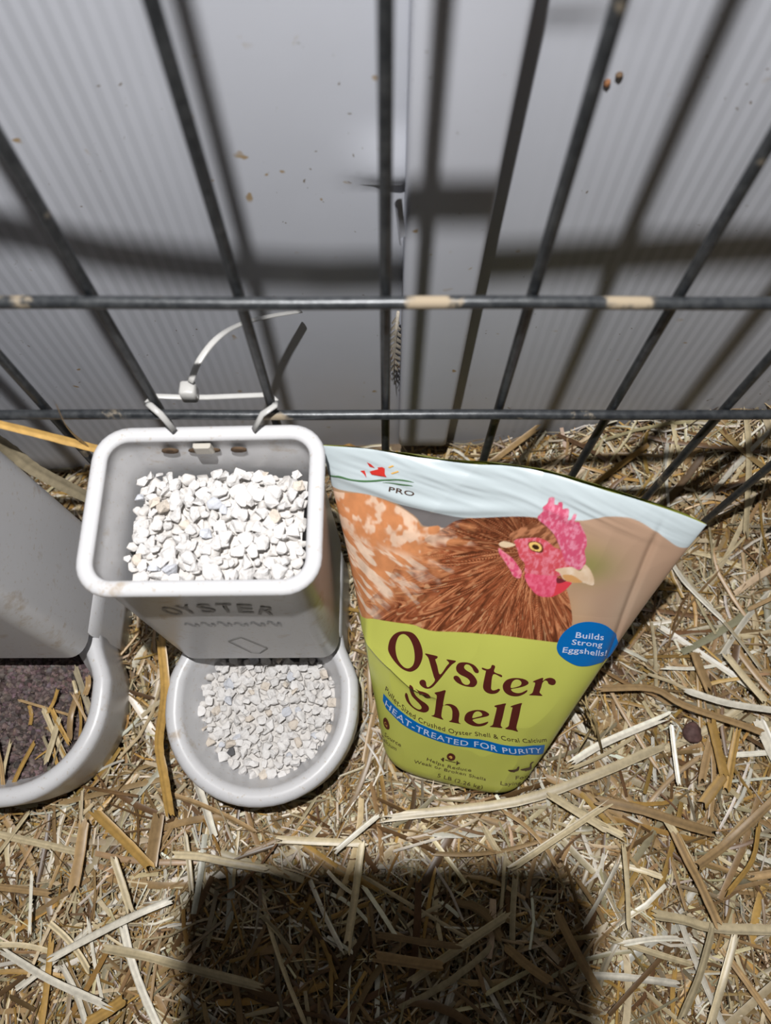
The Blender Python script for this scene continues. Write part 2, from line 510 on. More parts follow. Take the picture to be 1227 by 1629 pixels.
#BAG-END
# print on the bag, in panel coordinates (u across -1..1, v up 0..1)
SHAPES = {'O': [[(-0.48,0.5735),(-0.4357,0.5762),(-0.4,0.568),(-0.3668,0.5491),(-0.3488,0.5265),(-0.3504,0.5032),(-0.3692,0.4794),(-0.4055,0.4633),(-0.4399,0.4594),(-0.4825,0.4621),(-0.5274,0.4718),(-0.5672,0.4847),(-0.587,0.4963),(-0.588,0.5122),(-0.579,0.5302),(-0.5557,0.5493),(-0.5236,0.5638)],[(-0.4919,0.5636),(-0.4631,0.5621),(-0.4379,0.5524),(-0.4167,0.5368),(-0.4032,0.5185),(-0.3977,0.4987),(-0.4046,0.4817),(-0.4277,0.4697),(-0.4567,0.4671),(-0.4882,0.4732),(-0.5151,0.4853),(-0.5306,0.5009),(-0.5373,0.518),(-0.5325,0.5372),(-0.5185,0.5538)]],
 'y': [[(-0.3336,0.5281),(-0.2941,0.5299),(-0.2507,0.5294),(-0.2538,0.5223),(-0.2615,0.5188),(-0.243,0.5019),(-0.2148,0.4767),(-0.1807,0.5066),(-0.1684,0.518),(-0.1889,0.5259),(-0.161,0.5276),(-0.1272,0.5278),(-0.1341,0.5216),(-0.1481,0.5151),(-0.1718,0.4973),(-0.2059,0.4672),(-0.2421,0.4396),(-0.262,0.43),(-0.2838,0.4255),(-0.3132,0.4267),(-0.3383,0.4326),(-0.3451,0.4399),(-0.3338,0.4471),(-0.314,0.4488),(-0.3009,0.4438),(-0.2954,0.435),(-0.2852,0.4301),(-0.2692,0.4346),(-0.2501,0.4468),(-0.2433,0.4572),(-0.2573,0.4688),(-0.2904,0.5011),(-0.3101,0.519)]],
 's': [[(-0.1165,0.5045),(-0.1166,0.5146),(-0.1024,0.5243),(-0.069,0.5293),(-0.0367,0.5299),(-0.0023,0.5258),(0.0233,0.5171),(0.0319,0.5124),(0.0313,0.5066),(0.015,0.505),(-0.0007,0.5097),(-0.0154,0.5183),(-0.0341,0.524),(-0.0562,0.5248),(-0.0672,0.5183),(-0.0626,0.5112),(-0.0428,0.5056),(-0.0133,0.5009),(0.0151,0.4922),(0.0348,0.4813),(0.0349,0.4722),(0.0196,0.4626),(-0.0124,0.4593),(-0.0514,0.4592),(-0.0925,0.4641),(-0.1179,0.472),(-0.1229,0.478),(-0.1139,0.4834),(-0.0945,0.4836),(-0.0751,0.4765),(-0.0604,0.4675),(-0.0391,0.4631),(-0.0177,0.4654),(-0.0097,0.4728),(-0.0182,0.4798),(-0.0399,0.4854),(-0.0805,0.4903),(-0.1052,0.4967)]],
 't': [[(0.0493,0.5242),(0.0823,0.5231),(0.1017,0.5279),(0.1077,0.5379),(0.1238,0.5379),(0.1299,0.5343),(0.1317,0.5196),(0.1809,0.5154),(0.1824,0.5092),(0.1281,0.5125),(0.1324,0.475),(0.1398,0.4652),(0.1542,0.4639),(0.1715,0.4682),(0.1832,0.4725),(0.1941,0.4703),(0.1837,0.4601),(0.162,0.4535),(0.1326,0.4511),(0.1031,0.4548),(0.083,0.4648),(0.0777,0.48),(0.0776,0.5157),(0.0739,0.5178),(0.0525,0.5195)]],
 'e': [[(0.2059,0.4819),(0.2081,0.4937),(0.2265,0.5055),(0.2658,0.5131),(0.3136,0.5142),(0.3484,0.5098),(0.3663,0.5019),(0.3568,0.4948),(0.3282,0.4877),(0.2678,0.4785),(0.2674,0.474),(0.2839,0.4687),(0.3125,0.4662),(0.3383,0.4691),(0.3569,0.475),(0.3697,0.4784),(0.3715,0.4732),(0.3546,0.4642),(0.3231,0.4567),(0.2853,0.4554),(0.2503,0.4593),(0.2208,0.4687)],[(0.2608,0.4813),(0.2569,0.494),(0.2648,0.5049),(0.2835,0.5102),(0.3062,0.5081),(0.3196,0.5014),(0.3176,0.4922),(0.2916,0.4851)]],
 'r': [[(0.3928,0.5073),(0.4062,0.5118),(0.449,0.521),(0.4537,0.5113),(0.4693,0.5184),(0.4961,0.5225),(0.5251,0.5188),(0.5401,0.5104),(0.5382,0.5023),(0.5211,0.4996),(0.4972,0.5033),(0.4845,0.511),(0.4671,0.5131),(0.456,0.5048),(0.4565,0.4903),(0.4552,0.4741),(0.4637,0.4689),(0.4796,0.4623),(0.4352,0.4617),(0.3923,0.4622),(0.4088,0.4697),(0.4105,0.4858),(0.4087,0.5029),(0.3948,0.5055)]],
 'h': [[(-0.2312,0.4156),(-0.1981,0.4216),(-0.1613,0.4296),(-0.1605,0.4137),(-0.1595,0.376),(-0.1385,0.384),(-0.1073,0.3886),(-0.0734,0.3855),(-0.0507,0.3749),(-0.0387,0.3616),(-0.0362,0.3414),(-0.0299,0.3304),(-0.0166,0.3268),(-0.0569,0.3256),(-0.0998,0.3248),(-0.0837,0.334),(-0.0863,0.3557),(-0.0935,0.3697),(-0.1085,0.3788),(-0.1327,0.3807),(-0.1568,0.3752),(-0.1609,0.366),(-0.1586,0.3358),(-0.141,0.3256),(-0.1769,0.3248),(-0.2279,0.325),(-0.2106,0.3323),(-0.2091,0.3519),(-0.2116,0.3836),(-0.2153,0.4055),(-0.2276,0.4115)]],
 'S': [[(-0.4097,0.4225),(-0.3845,0.4189),(-0.3766,0.4076),(-0.3725,0.3918),(-0.3519,0.3786),(-0.3153,0.3691),(-0.2796,0.3625),(-0.258,0.3547),(-0.253,0.3453),(-0.2603,0.3364),(-0.2804,0.3292),(-0.3093,0.3269),(-0.3444,0.3284),(-0.3864,0.337),(-0.4168,0.3486),(-0.4336,0.3626),(-0.4347,0.3723),(-0.4283,0.3773),(-0.4177,0.3746),(-0.4075,0.3632),(-0.3946,0.3507),(-0.372,0.3399),(-0.3459,0.3346),(-0.3233,0.3335),(-0.3094,0.3373),(-0.3063,0.3443),(-0.3209,0.3532),(-0.353,0.3637),(-0.3854,0.3749),(-0.4032,0.3908),(-0.409,0.4063)]],
 'S_tip': [[(-0.3671,0.4173),(-0.3374,0.4142),(-0.3087,0.4141),(-0.2792,0.4105),(-0.2602,0.4028),(-0.2556,0.3952),(-0.263,0.3882),(-0.281,0.3843),(-0.2987,0.3875),(-0.3134,0.3971),(-0.333,0.4068),(-0.3541,0.4138)]],
 'e2': [[(0.0013,0.3476),(0.0026,0.363),(0.0209,0.3763),(0.0632,0.3867),(0.1127,0.3904),(0.1467,0.3869),(0.1622,0.3813),(0.1524,0.3742),(0.1144,0.3651),(0.0609,0.3524),(0.0684,0.3456),(0.0917,0.3406),(0.115,0.3414),(0.1406,0.3478),(0.1656,0.355),(0.1657,0.3493),(0.1488,0.3396),(0.1144,0.3315),(0.0726,0.329),(0.0329,0.3333),(0.0087,0.3407)],[(0.0558,0.3569),(0.0542,0.3692),(0.0619,0.3786),(0.0783,0.3842),(0.097,0.3839),(0.1133,0.3785),(0.1141,0.3712),(0.0911,0.3649)]],
 'l': [[(0.1844,0.4147),(0.2087,0.4211),(0.2527,0.4284),(0.2533,0.4182),(0.2558,0.3807),(0.2562,0.3508),(0.2722,0.3418),(0.2287,0.3398),(0.1862,0.338),(0.2021,0.3468),(0.2026,0.3659),(0.2029,0.395),(0.2004,0.41),(0.1884,0.4112)]],
 'l2': [[(0.2909,0.4201),(0.3147,0.4264),(0.3581,0.4337),(0.3591,0.4235),(0.3641,0.3884),(0.3666,0.3484),(0.385,0.3334),(0.3418,0.3378),(0.2929,0.3404),(0.3101,0.3501),(0.3095,0.3653),(0.3061,0.3991),(0.304,0.4165),(0.2945,0.4174)]],
 'badge': [[(0.4738,0.6265),(0.4817,0.6517),(0.5108,0.6737),(0.5558,0.6903),(0.6237,0.6983),(0.7062,0.6937),(0.775,0.6754),(0.8354,0.6453),(0.8919,0.6035),(0.9441,0.5491),(0.8727,0.5536),(0.7911,0.5588),(0.7116,0.5587),(0.6422,0.5629),(0.5729,0.5762),(0.5164,0.5924),(0.4857,0.6083)]],
 'egg': [[(-0.0711,0.1766),(-0.0624,0.1908),(-0.0427,0.1968),(-0.0184,0.1934),(-0.006,0.1818),(-0.0122,0.1689),(-0.0346,0.1622),(-0.0563,0.1645)]],
 'egg_swirl': [[(-0.0548,0.1801),(-0.0456,0.1868),(-0.0332,0.1859),(-0.0278,0.1797),(-0.0332,0.1746),(-0.0438,0.1752),(-0.0417,0.1798),(-0.0481,0.1778)]],
 'bar': [[(-0.0781,0.1613),(-0.0356,0.1599),(0.0045,0.1603),(0.0047,0.1569),(-0.0363,0.1564),(-0.0789,0.1578)]],
 'weight_a': [[(-0.1127,0.1594),(-0.1037,0.1586),(-0.099,0.167),(-0.0863,0.1656),(-0.0866,0.1477),(-0.0977,0.1494),(-0.1039,0.153),(-0.1096,0.1543)]],
 'weight_b': [[(0.0074,0.1674),(0.0161,0.1675),(0.0201,0.1609),(0.0295,0.164),(0.0296,0.1584),(0.0376,0.1607),(0.0374,0.1562),(0.0241,0.1542),(0.0192,0.1478),(0.0104,0.1477)]],
 'duck_a': [[(0.4031,0.1624),(0.4384,0.1635),(0.4634,0.1648),(0.4669,0.1737),(0.4788,0.1741),(0.4847,0.1668),(0.486,0.1528),(0.4634,0.1499),(0.4565,0.1468),(0.4456,0.1507),(0.417,0.1557)]],
 'duck_b': [[(0.4993,0.1555),(0.5401,0.1546),(0.5736,0.1532),(0.5663,0.1702),(0.5788,0.1788),(0.5985,0.173),(0.5892,0.1699),(0.5855,0.1619),(0.6063,0.1358),(0.5907,0.1308),(0.5621,0.1361),(0.5594,0.1318),(0.544,0.1405),(0.5182,0.1465)]],
 'duck_c': [[(0.6257,0.1384),(0.6758,0.1147),(0.7003,0.1023),(0.7053,0.1123),(0.7106,0.1253),(0.7109,0.1257),(0.7053,0.1123),(0.6957,0.0979),(0.6946,0.0912)]],
 'ca': [[(-0.5988,0.2163),(-0.5779,0.2323),(-0.5561,0.2301),(-0.54,0.2168),(-0.5364,0.2014),(-0.5515,0.1892),(-0.5772,0.1857),(-0.5979,0.1948)]],
 'logo_a': [[(-0.743,0.9586),(-0.6964,0.9667),(-0.7004,0.9705),(-0.6756,0.9737),(-0.6611,0.9721),(-0.6596,0.9599),(-0.6482,0.9552),(-0.6954,0.9534),(-0.7318,0.9523)]],
 'logo_b': [[(-0.7939,0.9559),(-0.7699,0.9587),(-0.764,0.9515),(-0.7595,0.9444),(-0.772,0.9496)]],
 'logo_c': [[(-0.7583,0.9772),(-0.7366,0.9746),(-0.7146,0.968),(-0.7434,0.9686)]],
 'spark_a': [[(-0.6438,0.9761),(-0.6199,0.9817),(-0.6125,0.9804),(-0.6364,0.9748)]],
 'spark_b': [[(-0.6278,0.9653),(-0.5897,0.9736),(-0.5844,0.9719),(-0.6203,0.9637)]],
 'swoosh_a': [[(-0.9951,0.9214),(-0.9193,0.9353),(-0.8432,0.9348),(-0.7536,0.9389),(-0.6657,0.9479),(-0.594,0.9567),(-0.5366,0.9586),(-0.5003,0.9567),(-0.5361,0.9562),(-0.5936,0.9542),(-0.6654,0.9447),(-0.7536,0.9352),(-0.8435,0.9315),(-0.9202,0.9311)]],
 'swoosh_b': [[(-0.6724,0.9406),(-0.6071,0.9468),(-0.535,0.9504),(-0.5046,0.9498),(-0.5346,0.9482),(-0.6068,0.9445)]]}
STRIPS = {'banner': ([(-0.6074,0.2938),(-0.5739,0.2743),(-0.5162,0.2676),(-0.4421,0.2551),(-0.356,0.2467),(-0.2674,0.2405),(-0.1446,0.2336),(-0.0621,0.2335),(0.0245,0.2374),(0.1066,0.2421),(0.1986,0.2413),(0.291,0.2385),(0.4005,0.2339),(0.5217,0.2256),(0.6631,0.1961)],[(-0.6033,0.3259),(-0.5399,0.3167),(-0.4723,0.3066),(-0.3961,0.2925),(-0.3123,0.2821),(-0.221,0.2767),(-0.1213,0.2732),(-0.059,0.2732),(0.0282,0.2734),(0.124,0.2812),(0.1979,0.2806),(0.2898,0.2755),(0.4051,0.2716),(0.5317,0.2647),(0.6294,0.2518)]),
 'tagline': ([(-0.589,0.3464),(-0.5424,0.334),(-0.4851,0.3187),(-0.4195,0.3062),(-0.3558,0.2956),(-0.2935,0.2876),(-0.2229,0.2839),(-0.149,0.2838),(-0.0416,0.2841),(0.055,0.2899),(0.1827,0.2969),(0.2804,0.2952),(0.379,0.291),(0.4793,0.2841),(0.6323,0.2674)],[(-0.582,0.3651),(-0.5344,0.3539),(-0.4754,0.3388),(-0.4103,0.3241),(-0.3485,0.3126),(-0.2876,0.3044),(-0.2201,0.3008),(-0.1481,0.3005),(-0.043,0.3004),(0.0537,0.306),(0.1823,0.3126),(0.2791,0.3114),(0.3769,0.3074),(0.4727,0.3017),(0.613,0.2913)]),
 'b1': ([(0.5703,0.6503),(0.656,0.6501),(0.7481,0.6457)],[(0.5649,0.6665),(0.6467,0.667),(0.7369,0.6642)]),
 'b2': ([(0.56,0.6294),(0.6586,0.6286),(0.7579,0.6221)],[(0.5566,0.6445),(0.6511,0.6446),(0.7492,0.6399)]),
 'b3': ([(0.5196,0.6042),(0.6594,0.6031),(0.8294,0.5835)],[(0.5161,0.6202),(0.6539,0.6198),(0.82,0.6045)]),
 'help1': ([(-0.2188,0.13),(-0.1322,0.1247),(-0.0419,0.1219),(0.047,0.1232),(0.1345,0.1272)],[(-0.2153,0.1481),(-0.1297,0.1434),(-0.0405,0.1411),(0.0476,0.1419),(0.1326,0.1454)]),
 'help2': ([(-0.3181,0.1048),(-0.1827,0.1085),(-0.0915,0.106),(-0.0009,0.1052),(0.0893,0.1048),(0.261,0.1016)],[(-0.3135,0.1247),(-0.1797,0.128),(-0.0895,0.1256),(0.0003,0.1242),(0.0895,0.1239),(0.2576,0.1204)]),
 'lb': ([(-0.1179,0.0646),(-0.0245,0.0618),(0.0697,0.0572),(0.1634,0.055),(0.2573,0.0523)],[(-0.1153,0.0848),(-0.0226,0.0811),(0.0702,0.0774),(0.1623,0.0756),(0.2542,0.0735)]),
 'for': ([(0.4816,0.1114),(0.5635,0.094),(0.6799,0.0642)],[(0.4731,0.1316),(0.5495,0.1187),(0.6854,0.0749)]),
 'lay': ([(0.3758,0.0925),(0.4663,0.0842),(0.5963,0.0456),(0.6799,0.0641)],[(0.3718,0.11),(0.4585,0.1035),(0.5663,0.0824),(0.685,0.0743)]),
 'source': ([(-0.5868,0.1452),(-0.5059,0.1534),(-0.4314,0.154)],[(-0.58,0.1651),(-0.5008,0.1712),(-0.4276,0.1709)]),
 'calcium': ([(-0.635,0.1069),(-0.5458,0.1183),(-0.4683,0.1228)],[(-0.6207,0.1331),(-0.5384,0.1385),(-0.4635,0.1408)]),
 'pro': ([(-0.6343,0.9272),(-0.5679,0.9282),(-0.4946,0.9288)],[(-0.6315,0.9364),(-0.5656,0.9378),(-0.4928,0.9382)]),
 'ca_t': ([(-0.5917,0.2016),(-0.5516,0.1932)],[(-0.5844,0.2204),(-0.5443,0.2152)])}
PICT = {'white_edge': [(-0.9741,0.8924),(-0.7776,0.9037),(-0.5719,0.9029),(-0.4072,0.9025),(-0.2262,0.8971),(-0.0351,0.9067),(0.1864,0.9223),(0.4047,0.938),(0.5255,0.9604),(0.6576,0.9673),(0.8139,0.948),(1.0406,0.9025),(1.0455,0.9172)],
 'yellow_edge': [(-0.8386,0.524),(-0.7374,0.5544),(-0.5554,0.5844),(-0.4373,0.5977),(-0.3695,0.5959),(-0.2954,0.598),(-0.1998,0.6055),(0.0013,0.6162),(0.2193,0.6266),(0.4622,0.6291),(0.6826,0.629),(0.9427,0.5829),(0.9641,0.599)],
 'body': [(-0.3161,0.8671),(-0.2417,0.8904),(-0.1047,0.9041),(0.0668,0.9149),(0.188,0.9197),(0.2424,0.9179),(0.3317,0.8911),(0.354,0.8312),(0.4298,0.7757),(0.4783,0.7397),(0.525,0.6879),(0.5171,0.6502),(0.4923,0.6108),(0.2032,0.5901),(-0.4201,0.5245),(-0.7621,0.4821),(-0.7744,0.5469),(-0.8028,0.5812),(-0.6977,0.6419),(-0.6138,0.7051),(-0.566,0.7582),(-0.5011,0.8015),(-0.4108,0.8359)],
 'tail': [(-1.0347,0.8603),(-0.8159,0.9007),(-0.6836,0.9026),(-0.571,0.8954),(-0.4753,0.8777),(-0.435,0.8618),(-0.3447,0.8713),(-0.3067,0.8662),(-0.4074,0.8198),(-0.4921,0.7412),(-0.5597,0.6395),(-0.5794,0.4937),(-0.8623,0.3806),(-0.9382,0.5248),(-1.0193,0.7646)],
 'grey': [(-0.5815,0.9058),(-0.4072,0.9025),(-0.1904,0.8966),(-0.2393,0.8831),(-0.3161,0.8671),(-0.3537,0.8707),(-0.4263,0.8649),(-0.476,0.8815),(-0.5526,0.8965)],
 'comb': [(0.1729,0.9202),(0.1903,0.9367),(0.1853,0.9446),(0.2048,0.9524),(0.2089,0.9628),(0.2344,0.9651),(0.2419,0.9539),(0.2585,0.9535),(0.2604,0.9587),(0.2813,0.9598),(0.2886,0.9494),(0.3038,0.951),(0.3204,0.9507),(0.3265,0.9419),(0.3284,0.9314),(0.3431,0.934),(0.3494,0.9444),(0.3653,0.945),(0.3663,0.9322),(0.3873,0.9334),(0.3994,0.9281),(0.4157,0.921),(0.4462,0.9059),(0.4619,0.8885),(0.4616,0.8739),(0.486,0.8488),(0.4637,0.8286),(0.4144,0.8328),(0.3763,0.8377),(0.3345,0.8654),(0.2822,0.8929),(0.2344,0.9062)],
 'face': [(0.0797,0.8617),(0.1475,0.873),(0.2061,0.8795),(0.2536,0.876),(0.2996,0.8666),(0.336,0.8632),(0.3817,0.8383),(0.4215,0.8309),(0.4184,0.819),(0.3566,0.8024),(0.3026,0.7991),(0.245,0.7965),(0.1796,0.7915),(0.1638,0.8141),(0.1279,0.8259),(0.1079,0.8413)],
 'brow': [(0.1313,0.9013),(0.1818,0.9101),(0.2358,0.9041),(0.2837,0.8907),(0.3318,0.8651),(0.3341,0.8532),(0.2972,0.8615),(0.2536,0.876),(0.2054,0.8806),(0.1469,0.8741),(0.0789,0.8633),(0.0459,0.8721)],
 'beak': [(0.3378,0.8173),(0.4156,0.8311),(0.4708,0.8267),(0.4843,0.8435),(0.5228,0.8341),(0.5591,0.8132),(0.564,0.7971),(0.502,0.8003),(0.4579,0.7964),(0.3975,0.7986),(0.3654,0.8111)],
 'beak_dark': [(0.3852,0.8079),(0.4345,0.8127),(0.4799,0.8064),(0.5016,0.8008),(0.4583,0.7959),(0.4102,0.7972)],
 'mouth': [(0.3579,0.7978),(0.3978,0.7981),(0.412,0.7947),(0.3709,0.7854)],
 'wattle_back': [(0.3581,0.7868),(0.412,0.7947),(0.4465,0.7958),(0.4336,0.7806),(0.3993,0.761),(0.3476,0.7479)],
 'wattle': [(0.1803,0.7903),(0.245,0.7965),(0.3023,0.7996),(0.3538,0.8021),(0.3631,0.7899),(0.3665,0.7742),(0.367,0.7553),(0.337,0.7455),(0.2821,0.7457),(0.2319,0.7585),(0.1959,0.7736)],
 'lobe': [(0.0025,0.8383),(0.0379,0.831),(0.09,0.8203),(0.1341,0.804),(0.1591,0.7909),(0.1545,0.7776),(0.1175,0.7795),(0.0856,0.7948),(0.0405,0.814),(0.011,0.8267)],
 'tuft': [(-0.0019,0.8477),(0.0203,0.8551),(0.0605,0.8548),(0.0907,0.8519),(0.0601,0.8443),(0.0212,0.8415)],
 'eye_rim': [(0.1552,0.8596),(0.1628,0.8662),(0.189,0.8702),(0.2242,0.8684),(0.243,0.8584),(0.2415,0.8498),(0.2147,0.8465),(0.1788,0.8486)],
 'eye': [(0.1606,0.8601),(0.1692,0.8651),(0.1928,0.8685),(0.2202,0.8657),(0.2339,0.8575),(0.2265,0.8507),(0.2016,0.8491),(0.1741,0.8518)],
 'pupil': [(0.1787,0.8587),(0.1878,0.8626),(0.2047,0.863),(0.2183,0.8595),(0.2183,0.8548),(0.2024,0.8525),(0.186,0.8541)],
 'green': [(0.4462,0.9059),(0.521,0.9229),(0.5706,0.8744),(0.4834,0.8561)],
 'head': [(-0.0013,0.8922)]}
SHAPES['duck_c'] = [[(.657, .1164), (.69, .112), (.72, .125), (.74, .15), (.735, .118), (.70, .098), (.67, .102)]]
SHAPES['badge'][0][9] = (.905, .576)
STRIPS['for'] = ([(.4914, .1043), (.5843, .0900), (.72, .072)], [(.4816, .1256), (.5747, .1100), (.71, .092)])
STRIPS['lay'] = ([(.3817, .0888), (.4765, .0768), (.60, .058), (.80, .030)], [(.3773, .1067), (.4704, .0955), (.594, .077), (.794, .050)])

BAG_O = np.array([.048, .0365, 0])
bag = empty('grit_bag', tuple(BAG_O))
tag(bag, 'yellow and white plastic bag of oyster shell with a brown hen picture', 'bag')

NB = 520
_vs = np.linspace(0, 1, NB); _us = np.linspace(-1, 1, NB)
SURF = bag_rows(_vs, _us) - BAG_O
_n = np.cross(np.gradient(SURF, axis=1), np.gradient(SURF, axis=0))
_n /= np.linalg.norm(_n, axis=-1, keepdims=True) + 1e-12
if _n[NB // 2, NB // 2, 1] > 0: _n = -_n
def on_bag(uv, off=0.0, want_normal=False):
    uv = np.asarray(uv, float)
    fu = np.clip((uv[:, 0] + 1) / 2, 0, 1) * (NB - 1); fv = np.clip(uv[:, 1], 0, 1) * (NB - 1)
    j = np.clip(fu.astype(int), 0, NB - 2); i = np.clip(fv.astype(int), 0, NB - 2)
    a = (fu - j)[:, None]; b = (fv - i)[:, None]
    f = lambda G: (G[i, j] * (1 - a) + G[i, j + 1] * a) * (1 - b) + (G[i + 1, j] * (1 - a) + G[i + 1, j + 1] * a) * b
    return f(_n) if want_normal else f(SURF) + f(_n) * off
def ink_mesh(name, uv, off, T, mat, parent):
    """print lying on the film, shaded with the film's own normals"""
    o = fast_mesh(name, on_bag(uv, off), T, mat, parent)
    nn = on_bag(uv, want_normal=True)
    if len(o.data.vertices) == len(nn): o.data.normals_split_custom_set_from_vertices([tuple(n) for n in nn])
    return o

def lin(r, g, b):
    c = np.array([r, g, b]) / 255.0
    return np.where(c <= .04045, c / 12.92, ((c + .055) / 1.055) ** 2.4)

def in_poly(U, W, poly):
    poly = np.asarray(poly, float); res = np.zeros(U.shape, bool)
    x1, y1 = poly[-1]
    for x2, y2 in poly:
        if y1 != y2:
            c = ((W < y1) != (W < y2)) & (U < (x2 - x1) * (W - y1) / (y2 - y1) + x1)
            res ^= c
        x1, y1 = x2, y2
    return res
def soft_poly(U, W, poly, smooth=6, k=4):
    """anti-aliased mask of a smoothed closed polygon"""
    P = np.asarray(poly, float)
    P = catmull(np.vstack([P[-1], P, P[0], P[1]]), 5)[5:-5] if smooth else P
    x0, y0 = P.min(0) - .01; x1, y1 = P.max(0) + .01
    m = np.zeros(U.shape); box = (U > x0) & (U < x1) & (W > y0) & (W < y1)
    du = 2 / (NB - 1); dv = 1 / (NB - 1)
    u, w = U[box], W[box]; acc = np.zeros(u.shape)
    for ox, oy in ((-.3, -.3), (.3, -.3), (.3, .3), (-.3, .3)): acc += in_poly(u + ox * du, w + oy * dv, P)
    m[box] = acc / 4
    return m

def paint():
    U, W = np.meshgrid(_us, _vs)
    C = np.zeros(U.shape + (3,))
    def lay(mask, col): 
        nonlocal C
        C = C * (1 - mask[..., None]) + np.asarray(col) * mask[..., None]
    nz = lambda s, t=0, o=4: fbm(U * s * .45 + t, W * s + t * 1.7, o)
    one = np.ones(U.shape)
    mixf = lambda a, b, f: lin(*a) * (1 - f[..., None]) + lin(*b) * f[..., None]
    # backdrop: sandy blur with a green patch
    f = smoothstep(.35, .65, nz(5, 3, 2))
    lay(one, mixf((186, 146, 108), (170, 140, 118), f))
    g = np.exp(-(((U - .50) / .16) ** 2 + ((W - .845) / .045) ** 2)); lay(g * .85, lin(128, 126, 72))
    g = np.exp(-(((U - .80) / .10) ** 2 + ((W - .74) / .10) ** 2)); lay(g * .5, lin(178, 158, 138))
    g = np.exp(-(((U - .55) / .10) ** 2 + ((W - .72) / .05) ** 2)); lay(g * .5, lin(190, 165, 140))
    # hen: polar coordinates round the head give the lie of the feathers
    hu, hv = .19, .845
    dx = (U - hu) * .09; dy = (W - hv) * .20
    rad = np.hypot(dx, dy); ang = np.arctan2(dy, dx)
    ang = np.where(ang > 1.7, ang - 2 * math.pi, ang)
    # tail and back
    tail = soft_poly(U, W, PICT['tail'])
    spots = smoothstep(.48, .62, fbm(U * 16 + 5, W * 30 + 2, 3))
    bars = smoothstep(.50, .66, fbm(U * 9 + 2, W * 62 + U * 10 + 4, 3))
    low = smoothstep(.80, .76, W)
    tcol = mixf((206, 138, 92), (232, 204, 180), np.clip(spots * (1 - low) * .8 + bars * low * 1.0, 0, 1))
    tcol = tcol * (.80 + .40 * fbm(U * 20, W * 44, 3))[..., None]
    lay(tail, tcol)
    lay(soft_poly(U, W, PICT['body']) * smoothstep(.1, -.1, U), tcol)
    lay(soft_poly(U, W, PICT['grey']), lin(112, 108, 108))
    body = soft_poly(U, W, PICT['body'])
    edge = smoothstep(-.90, -.42, U + .35 * (fbm(ang * 9, rad * 120, 3) - .5) * 2 - (W - .62) * 1.3)
    st = fbm(ang * 17 + fbm(U * 6, W * 9, 2) * 1.5, rad * 300 + 4 * np.sin(ang * 31), 3)
    fine = fbm(ang * 42, rad * 330, 3)
    lite = smoothstep(.53, .72, st) * .75; dark = smoothstep(.50, .30, st)
    bcol = mixf((146, 80, 50), (204, 140, 98), lite)
    bcol = bcol * (1 - .55 * dark)[..., None] * (.62 + .72 * fine)[..., None]
    # pale feather shafts
    sh = smoothstep(.80, .90, vnoise(ang * 44 + 9, rad * 210 + 4)) * smoothstep(.02, .045, rad)
    bcol = bcol * (1 - .5 * sh[..., None]) + lin(222, 176, 132) * .5 * sh[..., None]
    crown = smoothstep(.78, .88, W) * smoothstep(.35, -.1, np.abs(U - .05) - .2)
    bcol = bcol * (1 - .42 * crown)[..., None]
    lay(body * np.clip(edge + .0, 0, 1), bcol)
    # head
    vein = fbm(U * 70 + 3, W * 130 + 8, 3)
    cm = soft_poly(U, W, PICT['brow']); lay(cm, mixf((112, 66, 42), (176, 118, 84), smoothstep(.4, .7, fbm(U * 14 + W * 30, W * 90 - U * 40, 3))))
    cm = soft_poly(U, W, PICT['comb'], 6); lay(cm, mixf((194, 78, 108), (212, 132, 154), smoothstep(.35, .75, vein)))
    cm = soft_poly(U, W, PICT['face']); lay(cm, mixf((196, 76, 86), (214, 124, 138), smoothstep(.35, .75, vein)))
    cm = soft_poly(U, W, PICT['lobe']); lay(cm, mixf((206, 76, 112), (226, 136, 150), smoothstep(.3, .7, vein)))
    cm = soft_poly(U, W, PICT['tuft']); lay(cm, lin(214, 190, 158))
    cm = soft_poly(U, W, PICT['wattle_back']); lay(cm, lin(208, 62, 74))
    cm = soft_poly(U, W, PICT['wattle']); lay(cm, mixf((208, 74, 102), (222, 104, 130), smoothstep(.3, .7, vein)))
    cm = soft_poly(U, W, PICT['mouth']); lay(cm, lin(110, 40, 48))
    cm = soft_poly(U, W, PICT['beak']); lay(cm, mixf((224, 206, 186), (206, 178, 148), smoothstep(.35, .7, nz(26, 2))))
    cm = soft_poly(U, W, PICT['beak_dark']); lay(cm, lin(196, 146, 92))
    cm = soft_poly(U, W, PICT['eye_rim']); lay(cm, lin(96, 46, 30))
    cm = soft_poly(U, W, PICT['eye']); lay(cm, lin(226, 188, 110))
    cm = soft_poly(U, W, PICT['pupil']); lay(cm, lin(52, 30, 14))
    # yellow lower panel and white top band
    ye = np.array(PICT['yellow_edge']); yc = catmull(ye, 6); o = np.argsort(yc[:, 0])
    edge_v = np.interp(U, yc[o, 0], yc[o, 1])
    lay(smoothstep(edge_v + .0012, edge_v - .0012, W), lin(194, 198, 94))
    we = np.array(PICT['white_edge'][:-2] + [(.93, .928), (1.02, .93)]); wc = catmull(we, 6); o = np.argsort(wc[:, 0])
    wv = np.interp(U, wc[o, 0], wc[o, 1])
    keep = soft_poly(U, W, PICT['comb'], 6)
    wm = smoothstep(wv - .0012, wv + .0012, W) * (1 - keep)
    lay(wm, lin(184, 195, 199))
    return C

